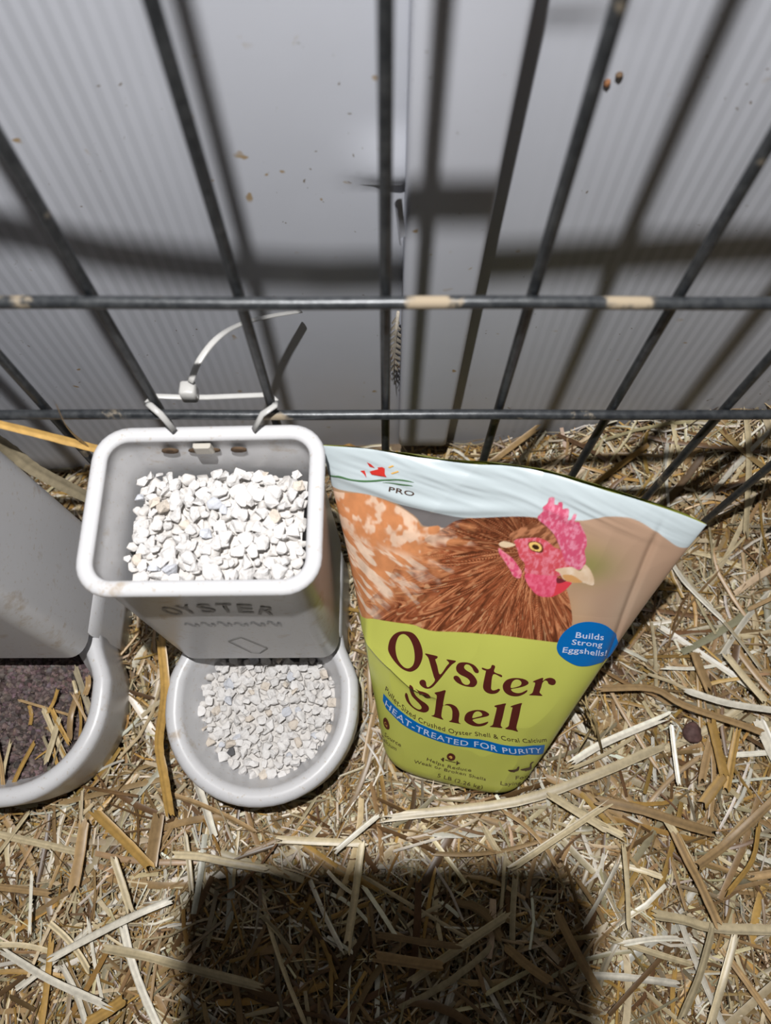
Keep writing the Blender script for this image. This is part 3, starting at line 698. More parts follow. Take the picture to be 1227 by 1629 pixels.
M_FRONT = attr_mat('bag_film_printed', .30, .5)
M_FILM = plain('bag_film_yellow', (.49, .52, .085), .3, .5, 0, .03)
front = fast_mesh('front_panel', SURF.reshape(-1, 3), grid_faces(NB, NB), M_FRONT, bag, col=np.clip(paint(), 0, 1).reshape(-1, 3))
front['label'] = 'printed front of the bag with hen picture and lettering'
bv = np.linspace(0, 1, 120); bu = np.linspace(-1, 1, 120)
fast_mesh('back_panel', (bag_rows(bv, bu, 'back') - BAG_O).reshape(-1, 3), grid_faces(120, 120)[:, ::-1], M_FILM, bag)
ringb = np.vstack([SURF[0, ::10], (bag_rows([0], bu, 'back')[0] - BAG_O)[::-2]])
mesh_obj('bag_base', ringb, [tuple(range(len(ringb)))], M_FILM, bag, False)

from mathutils.geometry import delaunay_2d_cdt
def subdivide_uv(P, T, lim):
    """split triangles until their edges (panel metres) are short enough to follow the film"""
    P = [tuple(p) for p in P]; T = [tuple(t) for t in T]
    sc = np.array([.085, .2])
    for _ in range(7):
        cache = {}; out = []; split = False
        A = np.array(P) * sc
        def mid(a, b):
            k = (min(a, b), max(a, b))
            if k not in cache:
                P.append(((P[a][0] + P[b][0]) / 2, (P[a][1] + P[b][1]) / 2)); cache[k] = len(P) - 1
            return cache[k]
        long_ = lambda a, b: np.hypot(*(A[a] - A[b])) > lim
        for a, b, c in T:
            la, lb, lc = long_(a, b), long_(b, c), long_(c, a)
            k = la + lb + lc
            if k == 0: out.append((a, b, c)); continue
            split = True
            if k == 3:
                x, y, z = mid(a, b), mid(b, c), mid(c, a); out += [(a, x, z), (x, b, y), (z, y, c), (x, y, z)]
            elif k == 2:
                while not (long_(a, b) and long_(b, c)): a, b, c = b, c, a
                x, y = mid(a, b), mid(b, c); out += [(a, x, c), (x, y, c), (x, b, y)]
            else:
                while not long_(a, b): a, b, c = b, c, a
                x = mid(a, b); out += [(a, x, c), (x, b, c)]
        T = out
        if not split: break
    return np.array(P), np.array(T)

def ink(name, r, g, b):
    m = plain(name, tuple(lin(r, g, b)), .32, .5, 0, .03, 400); return m
INK_BROWN = ink('ink_brown', 84, 34, 28); INK_BLUE = ink('ink_blue', 0, 104, 178); INK_PALE = ink('ink_pale', 205, 212, 235)
INK_RED = ink('ink_red', 196, 52, 44); INK_GREEN = ink('ink_green', 74, 112, 74); INK_GOLD = ink('ink_gold', 222, 172, 84); INK_DARK = ink('ink_dark', 70, 48, 36)

def print_shape(name, loops, mat, off=.0005, parent=None, lim=.0013, smooth=True):
    """filled outline on the film, meshed with evenly shaped triangles so that it follows every crease"""
    V2, E2, polys = [], [], []
    for lp in loops:
        P = np.asarray(lp, float)
        if smooth: P = catmull(np.vstack([P[-1], P, P[0], P[1]]), 4)[4:-5]
        P = P * np.array([.085, .2]); polys.append(P)
        n0 = len(V2)
        for k in range(len(P)):
            p, q = P[k], P[(k + 1) % len(P)]; m = max(1, int(math.ceil(np.hypot(*(q - p)) / lim)))
            V2 += [p + (q - p) * t / m for t in range(m)]
        E2 += [(k, k + 1) for k in range(n0, len(V2) - 1)] + [(len(V2) - 1, n0)]
    lo_, hi_ = polys[0].min(0), polys[0].max(0)
    gx, gy = np.meshgrid(np.arange(lo_[0], hi_[0], lim), np.arange(lo_[1], hi_[1], lim))
    gx = gx + (np.arange(gx.shape[0]) % 2)[:, None] * lim / 2
    ins = np.zeros(gx.shape, bool)
    for P in polys: ins ^= in_poly(gx, gy, P)
    G = np.stack([gx[ins], gy[ins]], -1)
    if len(G):
        B0 = np.array(V2); far = np.array([np.hypot(*(B0 - g).T).min() > lim * .55 for g in G]); G = G[far]
    S_ = 100.0
    vo, _, fo, *_r = delaunay_2d_cdt([Vector((p[0] * S_, p[1] * S_)) for p in list(V2) + list(G)], E2, [], 0, 1e-6)
    P = np.array([(v.x / S_, v.y / S_) for v in vo]); T = np.array([tuple(f) for f in fo])
    c = P[T].mean(1); keep = np.zeros(len(T), bool)
    for q in polys: keep ^= in_poly(c[:, 0], c[:, 1], q)
    T = T[keep]
    d = np.cross(P[T[:, 1]] - P[T[:, 0]], P[T[:, 2]] - P[T[:, 0]])
    T[d < 0] = T[d < 0][:, ::-1]
    return ink_mesh(name, P / np.array([.085, .2]), off, T, mat, parent or bag)

_dg = None
def text_tris(body, bold=0.0, space=1.0):
    cu = bpy.data.curves.new('txt', 'FONT'); cu.body = body; cu.size = 1.0; cu.resolution_u = 3; cu.offset = bold; cu.space_character = space
    o = bpy.data.objects.new('txt', cu); COL.objects.link(o)
    dg = bpy.context.evaluated_depsgraph_get(); dg.update()
    me = bpy.data.meshes.new_from_object(o.evaluated_get(dg))
    me.calc_loop_triangles()
    P = np.array([v.co[:2] for v in me.vertices]); T = np.array([t.vertices[:] for t in me.loop_triangles])
    bpy.data.objects.remove(o); bpy.data.curves.remove(cu); bpy.data.meshes.remove(me)
    return P, T

def print_text(name, body, strip, mat, off=.0006, lo=0.0, hi=1.0, s0=0.0, s1=1.0, bold=.008, parent=None, space=1.05, cap=.69):
    """text set between a lower and an upper curve on the panel; hi = cap height"""
    P, T = text_tris(body, bold, space)
    B, Tp = np.asarray(strip[0]), np.asarray(strip[1])
    k = 60
    Bc, Tc = catmull(B, 12), catmull(Tp, 12)
    sc = np.array([.085, .2])
    def resample(c):
        l = np.concatenate([[0], np.cumsum(np.hypot(*(np.diff(c, axis=0) * sc).T))]); l /= l[-1]
        return lambda t: np.stack([np.interp(t, l, c[:, 0]), np.interp(t, l, c[:, 1])], -1)
    fb, ft = resample(Bc), resample(Tc)
    x0, x1 = P[:, 0].min(), P[:, 0].max()
    Ps, Ts = P, T
    # split long edges in text space first
    Q, Ts = subdivide_uv(P / np.array([.085, .2]), T, .07); Ps = Q * np.array([.085, .2])
    t = s0 + (s1 - s0) * (Ps[:, 0] - x0) / (x1 - x0); h = lo + (hi - lo) * Ps[:, 1] / cap
    uv = fb(t) * (1 - h)[:, None] + ft(t) * h[:, None]
    d = np.cross(uv[Ts[:, 1]] - uv[Ts[:, 0]], uv[Ts[:, 2]] - uv[Ts[:, 0]])
    Ts[d < 0] = Ts[d < 0][:, ::-1]
    return ink_mesh(name, uv, off, Ts, mat, parent or bag)

for key in ('O', 'y', 's', 't', 'e', 'r', 'h', 'S', 'S_tip', 'e2', 'l', 'l2'):
    print_shape('letter', SHAPES[key], INK_BROWN, .0005, lim=.0012)
bstrip = STRIPS['banner']
banner = print_shape('banner', [bstrip[0] + bstrip[1][::-1]], INK_BLUE, .0005, lim=.0014, smooth=False); banner['label'] = 'blue banner'
print_text('banner_text', 'HEAT-TREATED FOR PURITY', bstrip, INK_PALE, .0009, .22, .78, .030, .970, .006, banner, 1.1)
print_text('tagline_text', 'Pullet-Sized Crushed Oyster Shell & Coral Calcium', STRIPS['tagline'], INK_DARK, .0006, 0, 1, 0, 1, .002)
badge = print_shape('badge', SHAPES['badge'], INK_BLUE, .0005, lim=.0014); badge['label'] = 'round blue badge'
for key, tx in (('b1', 'Builds'), ('b2', 'Strong'), ('b3', 'Eggshells!')):
    print_text('badge_text', tx, STRIPS[key], INK_PALE, .0009, 0, 1, 0, .95 if key == 'b3' else 1, .010, badge)
print_text('claim_text', 'Helps Reduce', STRIPS['help1'], INK_DARK, lo=.18, hi=.95, bold=.003)
print_text('claim_text', 'Weak or Broken Shells', STRIPS['help2'], INK_DARK, lo=-.05, hi=.72, bold=.003)
print_text('weight_text', '5 LB (2.26 kg)', STRIPS['lb'], INK_DARK, bold=.002)
print_text('claim_text', 'For All', STRIPS['for'], INK_DARK, bold=.003)
print_text('claim_text', 'Laying Poultry', STRIPS['lay'], INK_DARK, bold=.003)
print_text('claim_text', 'Source', STRIPS['source'], INK_DARK, bold=.003)
print_text('claim_text', 'Calcium', STRIPS['calcium'], INK_DARK, bold=.003)
egg = print_shape('egg_icon', SHAPES['egg'], INK_BROWN)
print_shape('swirl', SHAPES['egg_swirl'], INK_GOLD, .0009, egg)
for key in ('bar', 'weight_a', 'weight_b'): print_shape('barbell', SHAPES[key], INK_DARK, smooth=False)
for key in ('duck_a', 'duck_b', 'duck_c'): print_shape('bird_icon', SHAPES[key], INK_DARK)
cai = print_shape('calcium_icon', SHAPES['ca'], INK_BROWN)
print_text('icon_text', 'Ca', STRIPS['ca_t'], INK_GOLD, .0009, .2, .9, .15, .85, .004, cai)
for key in ('logo_a', 'logo_b', 'logo_c'): print_shape('logo', SHAPES[key], INK_RED, smooth=False)
for key in ('spark_a', 'spark_b'): print_shape('logo_ray', SHAPES[key], INK_GOLD, smooth=False)
for key in ('swoosh_a', 'swoosh_b'): print_shape('swoosh', SHAPES[key], INK_GREEN)
print_text('logo_text', 'PRO', STRIPS['pro'], INK_DARK, bold=.01)

# ------------------------------------------------------------------ phone that takes the picture
ph = empty('smartphone', (0, 0, CAM_H)); ph.rotation_euler = (TILT, 0, 0)
tag(ph, 'smartphone held over the straw, casting the dark rounded shadow', 'phone')
PX0, PX1, PY1, PY0 = -.0600, .0190, .030, -.122
M_PHONE = plain('phone_shell', (.03, .03, .035), .35)
rg = []
for z, i in ((.0015, .0015), (.003, .0), (.0085, .0), (.010, .0015)):
    rg.append([(x + (PX0 + PX1) / 2, y, z) for x, y, _ in rrect(PX1 - PX0 - 2 * i, PY1 - PY0 - 2 * i, .010, 0, 8, PY0 + i)])
loft('phone_body', rg, M_PHONE, ph, True, True)

# ------------------------------------------------------------------ feeder details
M_DIRT = plain('brown_dirt', (.10, .065, .04), .8, .2, 0, .4, 300)
M_MARK = plain('faded_marker', (.47, .47, .48), .5, .3, 0, .25, 500)
M_MARK2 = plain('moulded_outline', (.30, .29, .27), .6, .3, 0, .3, 500)  # darker grey lines that draw the outline of the moulded mark
def hopper_text(ch, x, z, w, h, rot):
    P, T = text_tris(ch, .012)
    c = (P.max(0) + P.min(0)) / 2; P = (P - c) / (P.max(0) - P.min(0)) * np.array([w, h])
    cr, sr = math.cos(rot), math.sin(rot)
    X = x + P[:, 0] * cr - P[:, 1] * sr; Z = z + P[:, 0] * sr + P[:, 1] * cr
    Y = np.array([front_y(v) + .0014 - .0014 * (v - .07) / .13 - .0003 for v in Z])
    return fast_mesh('marker_letter', np.stack([X, Y, Z], -1), T, M_MARK, feeder)
for ch, x, z, r in (('O', -.0212, .1629, .3), ('Y', -.0135, .1655, .18), ('S', -.0042, .1669, .05), ('T', .0050, .1672, -.03), ('E', .0137, .1658, -.14), ('R', .0232, .1622, -.28)):
    hopper_text(ch, x, z, .0072, .0130, r)
def face_line(name, pts, w, mat):
    P = catmull(pts, 6); V = []
    for i, p in enumerate(P):
        d = P[min(i + 1, len(P) - 1)] - P[max(i - 1, 0)]; n = np.array([-d[1], d[0]]); n /= np.linalg.norm(n) + 1e-9
        for q in (p + n * w / 2, p - n * w / 2): V.append((q[0], front_y(q[1]) + .0014 - .0014 * (q[1] - .07) / .13 - .0003, q[1]))
    return fast_mesh(name, np.array(V), grid_faces(len(P), 2)[:, ::-1], mat, feeder)
for k, x in enumerate(np.linspace(-.019, .022, 6)):      # second, illegible scribbled row
    a = .0035 + .001 * (k % 3)
    face_line('marker_scribble', [(x - .003, .139 + a * .3), (x - .001, .139 + a), (x + .001, .137), (x + .003, .139 + a * .6), (x + .0035, .137)], .0011, M_MARK)
dm = [(-.0080, .107), (.0005, .1150), (.0100, .091), (.0035, .080), (-.0010, .082), (-.0080, .107)]
for a, b in zip(dm[:-1], dm[1:]): face_line('moulded_mark', [a, ((a[0] + b[0]) / 2, (a[1] + b[1]) / 2), b], .0008, M_MARK2)
# stained slots and hanging tab on the inside of the back wall
yb = BIN_Y0 + BIN_D - .0032
for x, w in ((-.0205, .0080), (.0115, .0075), (-.0045, .0150)):
    rg = [[(x + w / 2 * math.cos(a) * q, yb - d, .1905 + .0024 * math.sin(a) * q) for a in np.linspace(0, 2 * math.pi, 14, endpoint=False)] for q, d in ((1, .0), (1, .0008), (.6, .0010))]
    loft('stained_slot', rg, M_DIRT, feeder, False, True)
rg = [[(-.004 + x, yb - d, .1935 + z) for x, z in ((-.0045 * q, -.003 * q), (.0045 * q, -.003 * q), (.0040 * q, .0035), (-.0040 * q, .0035))] for q, d in ((1, 0), (1, .0018), (.8, .0026))]
loft('hanging_tab', rg, plain('tab_plastic', (.45, .42, .37), .5), feeder, False, True, False)

# ------------------------------------------------------------------ oyster shell grit
def chip_mesh(name, rng, mat, flat=.62):
    bm = bmesh.new()
    pts = rng.normal(size=(13, 3)); pts /= np.linalg.norm(pts, axis=1)[:, None]
    pts *= rng.uniform(.88, 1.08, (13, 1)) * np.array([1.0, rng.uniform(.70, .95), flat * rng.uniform(.7, 1.1)])
    for p in pts: bm.verts.new(p)
    r = bmesh.ops.convex_hull(bm, input=bm.verts)
    for v in [v for v in bm.verts if not v.link_faces]: bm.verts.remove(v)
    bmesh.ops.bevel(bm, geom=list(bm.edges), offset=.09, segments=1, affect='EDGES', profile=.5, clamp_overlap=True)
    bmesh.ops.triangulate(bm, faces=list(bm.faces))
    me = bpy.data.meshes.new(name); bm.to_mesh(me); bm.free()
    me.materials.append(mat)
    return me

def shell_mat(name, col):
    m, nt, b = new_mat(name)
    oi = nt.nodes.new('ShaderNodeObjectInfo'); v = objcoord(nt)
    tint = ramp(nt, oi.outputs['Random'], [(0, tuple(c * .93 for c in col)), (1.0, tuple(min(1, c * 1.04) for c in col))])
    n = noise(nt, .9, 5, v)
    g = ramp(nt, n.outputs[0], [(.3, (.90, .885, .87)), (.6, (1, 1, 1))]).outputs[0]
    nt.links.new(mixc(nt, 1.0, tint.outputs[0], g, 'MULTIPLY'), b.inputs['Base Color'])
    b.inputs['Roughness'].default_value = .75
    b.inputs['Specular IOR Level'].default_value = .25
    bump(nt, b, n.outputs[0], .25, .2)
    return m
SHELLS = {'white': shell_mat('oyster_shell_white', (.74, .725, .715)), 'cream': shell_mat('oyster_shell_cream', (.68, .61, .53)), 'bluish grey': shell_mat('oyster_shell_grey', (.60, .62, .67))}
M_SHELLFILL = plain('oyster_shell_dust', (.64, .615, .59), .85, .2, 0, .12, 500)
crng = np.random.default_rng(21)
CHIPS = [chip_mesh('shell_chip', crng, SHELLS['white']) for _ in range(16)]
CHIPSET = {k: [] for k in SHELLS}
for k, m in SHELLS.items():
    for me in CHIPS:
        c = me.copy(); c.materials[0] = m; CHIPSET[k].append(c)

def heap(feed, inside, zs, sp, rlo, rhi, layers, seed):
    """chip placements in feeder space -> list of (matrix, radius, layer)"""
    rng = np.random.default_rng(seed); out = []
    for ly in range(layers):
        y = -.02; row = 0
        while y < .17:
            x = -.065 + (row % 2) * sp * .5 + ly * sp * .37
            while x < .065:
                px, py = x + rng.normal() * sp * .20, y + rng.normal() * sp * .20
                r = rng.uniform(rlo, rhi) * (1.0 if rng.random() > .25 else .70)
                if inside(px, py, r * .9):
                    z = zs(px, py) - ly * sp * .62 + rng.uniform(-.0010, .0014)
                    M = Matrix.Translation((px, py, z)) @ Matrix.Rotation(rng.uniform(0, 6.28), 4, 'Z') @ Matrix.Rotation(rng.normal() * .38, 4, 'X') @ Matrix.Rotation(rng.normal() * .38, 4, 'Y') @ Matrix.Diagonal((r, r, r, 1))
                    out.append((M, r, ly))
                x += sp
            y += sp * .87; row += 1
    return out
def in_hopper(x, y, r):
    w = BIN_W / 2 - .0042 - r; y0 = BIN_Y0 + .0030 + r; y1 = BIN_Y0 + BIN_D - .0042 - r
    return -w < x < w and y0 < y < y1
def z_hopper(x, y):
    return .1800 - .007 * float(smoothstep(.125, .150, y)) - .007 * float(smoothstep(-.020, -.046, x)) - .007 * float(smoothstep(.025, .046, x)) * float(smoothstep(.10, .14, y)) + .004 * (float(fbm(x * 60 + 9, y * 60, 2)) - .5)
def in_tray(x, y, r):
    R = .0450 - r
    if y > .0480: return abs(x) < R - .011 * float(smoothstep(.058, .078, y)) and y < .077
    return x * x + (y - .0480) ** 2 < R * R
def z_tray(x, y): return .0335 + .003 * float(smoothstep(.03, .075, y)) + .003 * (float(fbm(x * 60 + 3, y * 60 + 8, 2)) - .5)

FM = Matrix.Translation(feeder.location) @ feeder.rotation_euler.to_matrix().to_4x4()
chips = [('h', *c) for c in heap(feeder, in_hopper, z_hopper, .0064, .0037, .0052, 3, 3)] + [('t', *c) for c in heap(feeder, in_tray, z_tray, .0058, .0034, .0048, 2, 4)]
chips.sort(key=lambda c: (c[3], -c[2] * (1.4 if c[0] == 'h' else 1.0)))
rng = np.random.default_rng(8)
rest = {'h': ([], []), 't': ([], [])}
n_ind = 0
dark_target = Vector((-.0905, .019, .035)); dark_done = None
ind = []
for c in chips:
    if c[3] <= 1 and n_ind < 299:
        tint = str(rng.choice(['white', 'cream', 'bluish grey'], p=[.84, .09, .07]))
        o = bpy.data.objects.new('shell_chip', CHIPSET[tint][int(rng.integers(16))]); COL.objects.link(o)
        o.matrix_world = FM @ c[1]; n_ind += 1
        x, y, _ = c[1].translation
        size = 'large' if c[2] > .0046 else ('small' if c[2] < .0034 else 'medium')
        lay_ = '' if c[3] == 0 else ' half buried'
        if c[0] == 'h':
            pos = ('left', 'middle', 'right')[int(np.clip((x + .045) / .03, 0, 2))] + ' ' + ('front', 'centre', 'back')[int(np.clip((y - .083) / .0225, 0, 2))]
            tag(o, f'{size}{lay_} {tint} shell chip, {pos} of the heap in the hopper', 'shell chip', 'shell chips in the hopper')
        else:
            pos = ('left', 'middle', 'right')[int(np.clip((x + .04) / .0267, 0, 2))] + ' ' + ('front', 'centre', 'back')[int(np.clip((y - .005) / .024, 0, 2))]
            tag(o, f'{size}{lay_} {tint} shell chip, {pos} of the round front tray', 'shell chip', 'shell chips in the tray')
        ind.append((c, o))
    else:
        rest[c[0]][0].append(c[1])
tr = [(o.matrix_world.translation - dark_target).length + c[3] for c, o in ind]
k = int(np.argmin(tr)); o = ind[k][1]
o.data = o.data.copy(); o.data.materials[0] = plain('dark_chip', (.09, .09, .095), .6)
tag(o, 'dark grey chip lying among the white shell in the tray', 'shell chip'); o['group'] = 'shell chips in the tray'
def merge_chips(name, mats, fill, label):
    V = []; F = []; base = 0
    for M in mats:
        me = CHIPS[int(rng.integers(16))]
        co = np.empty(len(me.vertices) * 3); me.vertices.foreach_get('co', co); co = co.reshape(-1, 3)
        MM = np.array(FM @ M); V.append(co @ MM[:3, :3].T + MM[:3, 3])
        tv = np.empty(len(me.polygons) * 3, int); me.polygons.foreach_get('vertices', tv); F.append(tv.reshape(-1, 3) + base); base += len(co)
    V.append(fill[0]); F.append(fill[1] + base)
    o = fast_mesh(name, np.vstack(V), np.vstack(F), M_SHELLFILL, None, smooth=False)
    o.data.materials[0] = M_SHELLFILL
    return tag(o, label, 'shell grit', kind='stuff')
def fill_surface(inside, zs, drop):
    xs = np.linspace(-.05, .05, 60); ys = np.linspace(-.01, .155, 90)
    idx = -np.ones((90, 60), int); V = []
    for i, y in enumerate(ys):
        for j, x in enumerate(xs):
            if inside(x, y, .0): idx[i, j] = len(V); V.append(FM @ Vector((x, y, zs(x, y) - drop)))
    F = []
    for i in range(89):
        for j in range(59):
            a, b, c, d = idx[i, j], idx[i, j + 1], idx[i + 1, j + 1], idx[i + 1, j]
            if min(a, b, c, d) >= 0: F += [(a, b, c), (a, c, d)]
    return np.array([tuple(v) for v in V]), np.array(F)
merge_chips('shell_grit', rest['h'][0], fill_surface(lambda x, y, r: in_hopper(x, y, .003), z_hopper, .0065), 'finer white shell grit under the chips in the hopper')
merge_chips('shell_grit', rest['t'][0], fill_surface(lambda x, y, r: in_tray(x, y, .0045), z_tray, .0055), 'finer white shell grit under the chips in the front tray')

# ------------------------------------------------------------------ dark feed in the other feeder
F2 = Matrix.Translation(feeder2.location) @ feeder2.rotation_euler.to_matrix().to_4x4()
def z_feed(x, y): return .0345 + .005 * (fbm(np.asarray(x) * 45 + 20, np.asarray(y) * 45 + 4, 3) - .5)
frng = np.random.default_rng(15)
nv = 4200
px = frng.uniform(-.046, .046, nv); py = frng.uniform(.001, .078, nv)
ok = np.where(py > .048, np.abs(px) < .0445, px ** 2 + (py - .048) ** 2 < .0445 ** 2); px, py = px[ok], py[ok]
tet = np.array([(1, 0, -.6), (-.5, .87, -.6), (-.5, -.87, -.6), (.1, .1, .8), (-.6, .2, .3), (.5, -.4, .4)])
tf = np.array([(0, 1, 3), (1, 4, 3), (1, 2, 4), (2, 5, 4), (4, 5, 3), (5, 0, 3), (2, 0, 5)])
V = []; F = []; FC = []; base = 0
for x, y in zip(px, py):
    r = frng.uniform(.0010, .0030); a = frng.uniform(0, 6.28); c, s_ = math.cos(a), math.sin(a)
    q = tet * r * frng.uniform(.7, 1.2, (6, 3)); q = q @ np.array([(c, -s_, 0), (s_, c, 0), (0, 0, 1)])
    V.append(q + [x, y, float(z_feed(x, y)) + frng.uniform(-.0016, .0014)]); F.append(tf + base); base += 6; FC.append(np.ones((6, 3)) * np.array([.125, .093, .088]) * frng.uniform(.45, 1.7) * (1 + .06 * frng.normal(size=3)))
gx, gy = np.meshgrid(np.linspace(-.046, .046, 70), np.linspace(0, .078, 60))
G = np.stack([gx, gy, z_feed(gx, gy) - .0024], -1).reshape(-1, 3)
q = grid_faces(60, 70); cen = G[q].mean(1)
okf = np.where(cen[:, 1] > .048, np.abs(cen[:, 0]) < .0455, cen[:, 0] ** 2 + (cen[:, 1] - .048) ** 2 < .0455 ** 2)
q = q[okf]; q = np.vstack([q[:, [0, 1, 2]], q[:, [0, 2, 3]]])
V.append(G); F.append(q + base)
V = np.vstack(V); M4 = np.array(F2); V = V @ M4[:3, :3].T + M4[:3, 3]
M_FEED = attr_mat('dark_feed', .8, .3, .3)
FC.append(np.ones((len(G), 3)) * np.array([.05, .038, .036]))  # bed under the crumbs coloured darker, painting in the shade of the gaps
tag(fast_mesh('dark_feed', V, np.vstack(F), M_FEED, None, np.vstack(FC), smooth=False), 'dark purplish brown crumbly feed in the left feeder tray', 'feed', kind='stuff')

# ------------------------------------------------------------------ straw
PAL = {'pale': lin(212, 195, 158), 'white': lin(232, 225, 208), 'gold': lin(188, 150, 84), 'tan': lin(172, 142, 100), 'brown': lin(118, 90, 60), 'grey': lin(158, 146, 120)}
PK = ['pale', 'white', 'gold', 'tan', 'brown', 'grey']; PROB = [.27, .09, .11, .30, .16, .07]

def blocked(x, y, grow=0.0):
    """footprints of the things that stand in the straw"""
    b = np.zeros(np.shape(x), bool)
    for fx in (-.0712, -.2195):
        lx = np.abs(x - fx)
        b |= (lx < .056 + grow) & (y > .048) & (y < .080 + grow)
        b |= (lx < .047 + grow) & (y >= .080) & (y < .150 + grow)
        b |= (lx ** 2 + (y - .048) ** 2 < (.0555 + grow) ** 2) & (y <= .048)
    r = math.radians(12.6); dx, dy = x - .048, y - .0365
    ux = dx * math.cos(r) - dy * math.sin(r); uy = dx * math.sin(r) + dy * math.cos(r)
    b |= (np.abs(ux) < .043 + grow) & (np.abs(uy) < .036 + grow)
    return b

def straw_batch(n, region, lens, wids, zlo, zhi, seg, across, rng, tilt=.12, bend=.10, shrink=-.004):
    """arrays of ribbons: returns V (n,seg,across,3) and colours"""
    x0, x1, y0, y1 = region
    cx = rng.uniform(x0, x1, n); cy = rng.uniform(y0, y1, n); a = rng.uniform(0, math.pi, n)
    L = rng.uniform(*lens, n) * np.where(rng.random(n) < .3, .6, 1); Wd = rng.uniform(*wids, n)
    ok = ~blocked(cx, cy, shrink)
    for k in (-.5, -.25, .25, .5): ok &= ~blocked(cx + np.cos(a) * L * k, cy + np.sin(a) * L * k, shrink)
    ok &= (cy + np.abs(np.sin(a)) * L * .5 < .236)
    cx, cy, a, L, Wd = cx[ok], cy[ok], a[ok], L[ok], Wd[ok]; n = len(cx)
    t = np.linspace(-.5, .5, seg)[None, :]
    bd = rng.normal(size=n)[:, None] * bend * L[:, None]
    sx = np.cos(a)[:, None]; sy = np.sin(a)[:, None]
    off = bd * (t * t * 4 - .5) * .5
    X = cx[:, None] + sx * L[:, None] * t - sy * off; Y = cy[:, None] + sy * L[:, None] * t + sx * off
    z0 = rng.uniform(zlo, zhi, n)[:, None]; tl = rng.normal(size=n)[:, None] * tilt
    Z = ground_z(X, Y) + z0 + tl * L[:, None] * t * .6 + np.abs(tl) * L[:, None] * .15 - bend * L[:, None] * .4 * (t * t * 4) * rng.random(n)[:, None]
    roll = rng.normal(size=n) * .55
    dx = sx; dy = sy
    nx = -sy * np.cos(roll)[:, None]; ny = sx * np.cos(roll)[:, None]; nzv = np.sin(roll)[:, None] * np.ones_like(t)
    V = np.zeros((n, seg, across, 3))
    taper = 1 - .12 * np.abs(t * 2) ** 4
    for j in range(across):
        s = (j / (across - 1) - .5)
        arch = (0.25 - s * s) * .5
        w = Wd[:, None] * taper
        V[:, :, j, 0] = X + nx * w * s - nzv * (-sy) * w * arch
        V[:, :, j, 1] = Y + ny * w * s - nzv * sx * w * arch
        V[:, :, j, 2] = Z + nzv * w * s + np.cos(roll)[:, None] * w * arch
    ci = rng.choice(len(PK), n, p=PROB); base = np.array([PAL[k] for k in PK])[ci]
    base = base * rng.uniform(.55, 1.05, (n, 1)) * (1 + rng.normal(size=(n, 3)) * .03)
    C = np.repeat(np.repeat(base[:, None, None, :], seg, 1), across, 2)
    C = C * (1 + .10 * rng.normal(size=(n, seg, 1, 1)))
    return V, np.clip(C, .01, .95)

def ribbons_to_mesh(batches):
    Vs, Fs, Cs = [], [], []; base = 0
    for V, C in batches:
        n, s, a, _ = V.shape
        f = grid_faces(s, a)[None] + (np.arange(n) * s * a)[:, None, None]
        Vs.append(V.reshape(-1, 3)); Cs.append(C.reshape(-1, 3)); Fs.append(f.reshape(-1, 4) + base); base += n * s * a
    return np.vstack(Vs), np.vstack(Fs), np.vstack(Cs)

srng = np.random.default_rng(77)
VIEW = (-.34, .36, -.20, .238); WIDE = (-.62, .62, -.42, .238)
B = [straw_batch(85000, VIEW, (.006, .030), (.0004, .0014), -.012, .009, 3, 2, srng, .20, .14),
     straw_batch(15000, VIEW, (.014, .052), (.0012, .0030), -.008, .010, 4, 3, srng, .14),
     straw_batch(1500, VIEW, (.035, .080), (.0024, .0050), -.002, .010, 5, 3, srng, .09),
     straw_batch(26000, WIDE, (.012, .050), (.0010, .0032), -.010, .006, 3, 2, srng, .14)]
V, F, C = ribbons_to_mesh(B)
tag(fast_mesh('straw_bedding', V, F, M_STRAW, None, C), 'thick layer of chopped golden straw bedding covering the floor', 'straw', kind='stuff')

def stalk(name, pts, width, colour, rng, across=6, k=4, curl=.30, ragged=True):
    """one flattened straw: a shallow channel with long creases"""
    P = catmull(pts, k); n = len(P); c0 = P.mean(0)
    V = np.zeros((n, across, 3)); up = Vector((rng.normal() * .25, rng.normal() * .25, 1)).normalized()
    for i in range(n):
        d = Vector(P[min(i + 1, n - 1)] - P[max(i - 1, 0)]).normalized(); s = d.cross(up).normalized(); u = s.cross(d)
        w = width * (1 + .03 * rng.normal())
        for j in range(across):
            q = j / (across - 1) - .5
            V[i, j] = np.array(Vector(P[i] - c0) + s * (w * q) + u * (w * ((.25 - q * q) * curl + (.05 if j % 2 else 0))))
    if ragged:
        for j in range(across):
            V[0, j] += (V[0, j] - V[1, j]) * rng.uniform(-.5, .7); V[-1, j] += (V[-1, j] - V[-2, j]) * rng.uniform(-.5, .7)
    col = PAL[colour] * rng.uniform(.72, 1.02)
    C = np.ones((n, across, 3)) * col * (1 + .17 * rng.normal(size=(1, across, 1))) * (1 + .04 * rng.normal(size=(n, 1, 1)))
    o = fast_mesh(name, V.reshape(-1, 3), grid_faces(n, across), M_STRAW, None, np.clip(C.reshape(-1, 3), .01, .95), smooth=False)
    o.location = c0
    return o

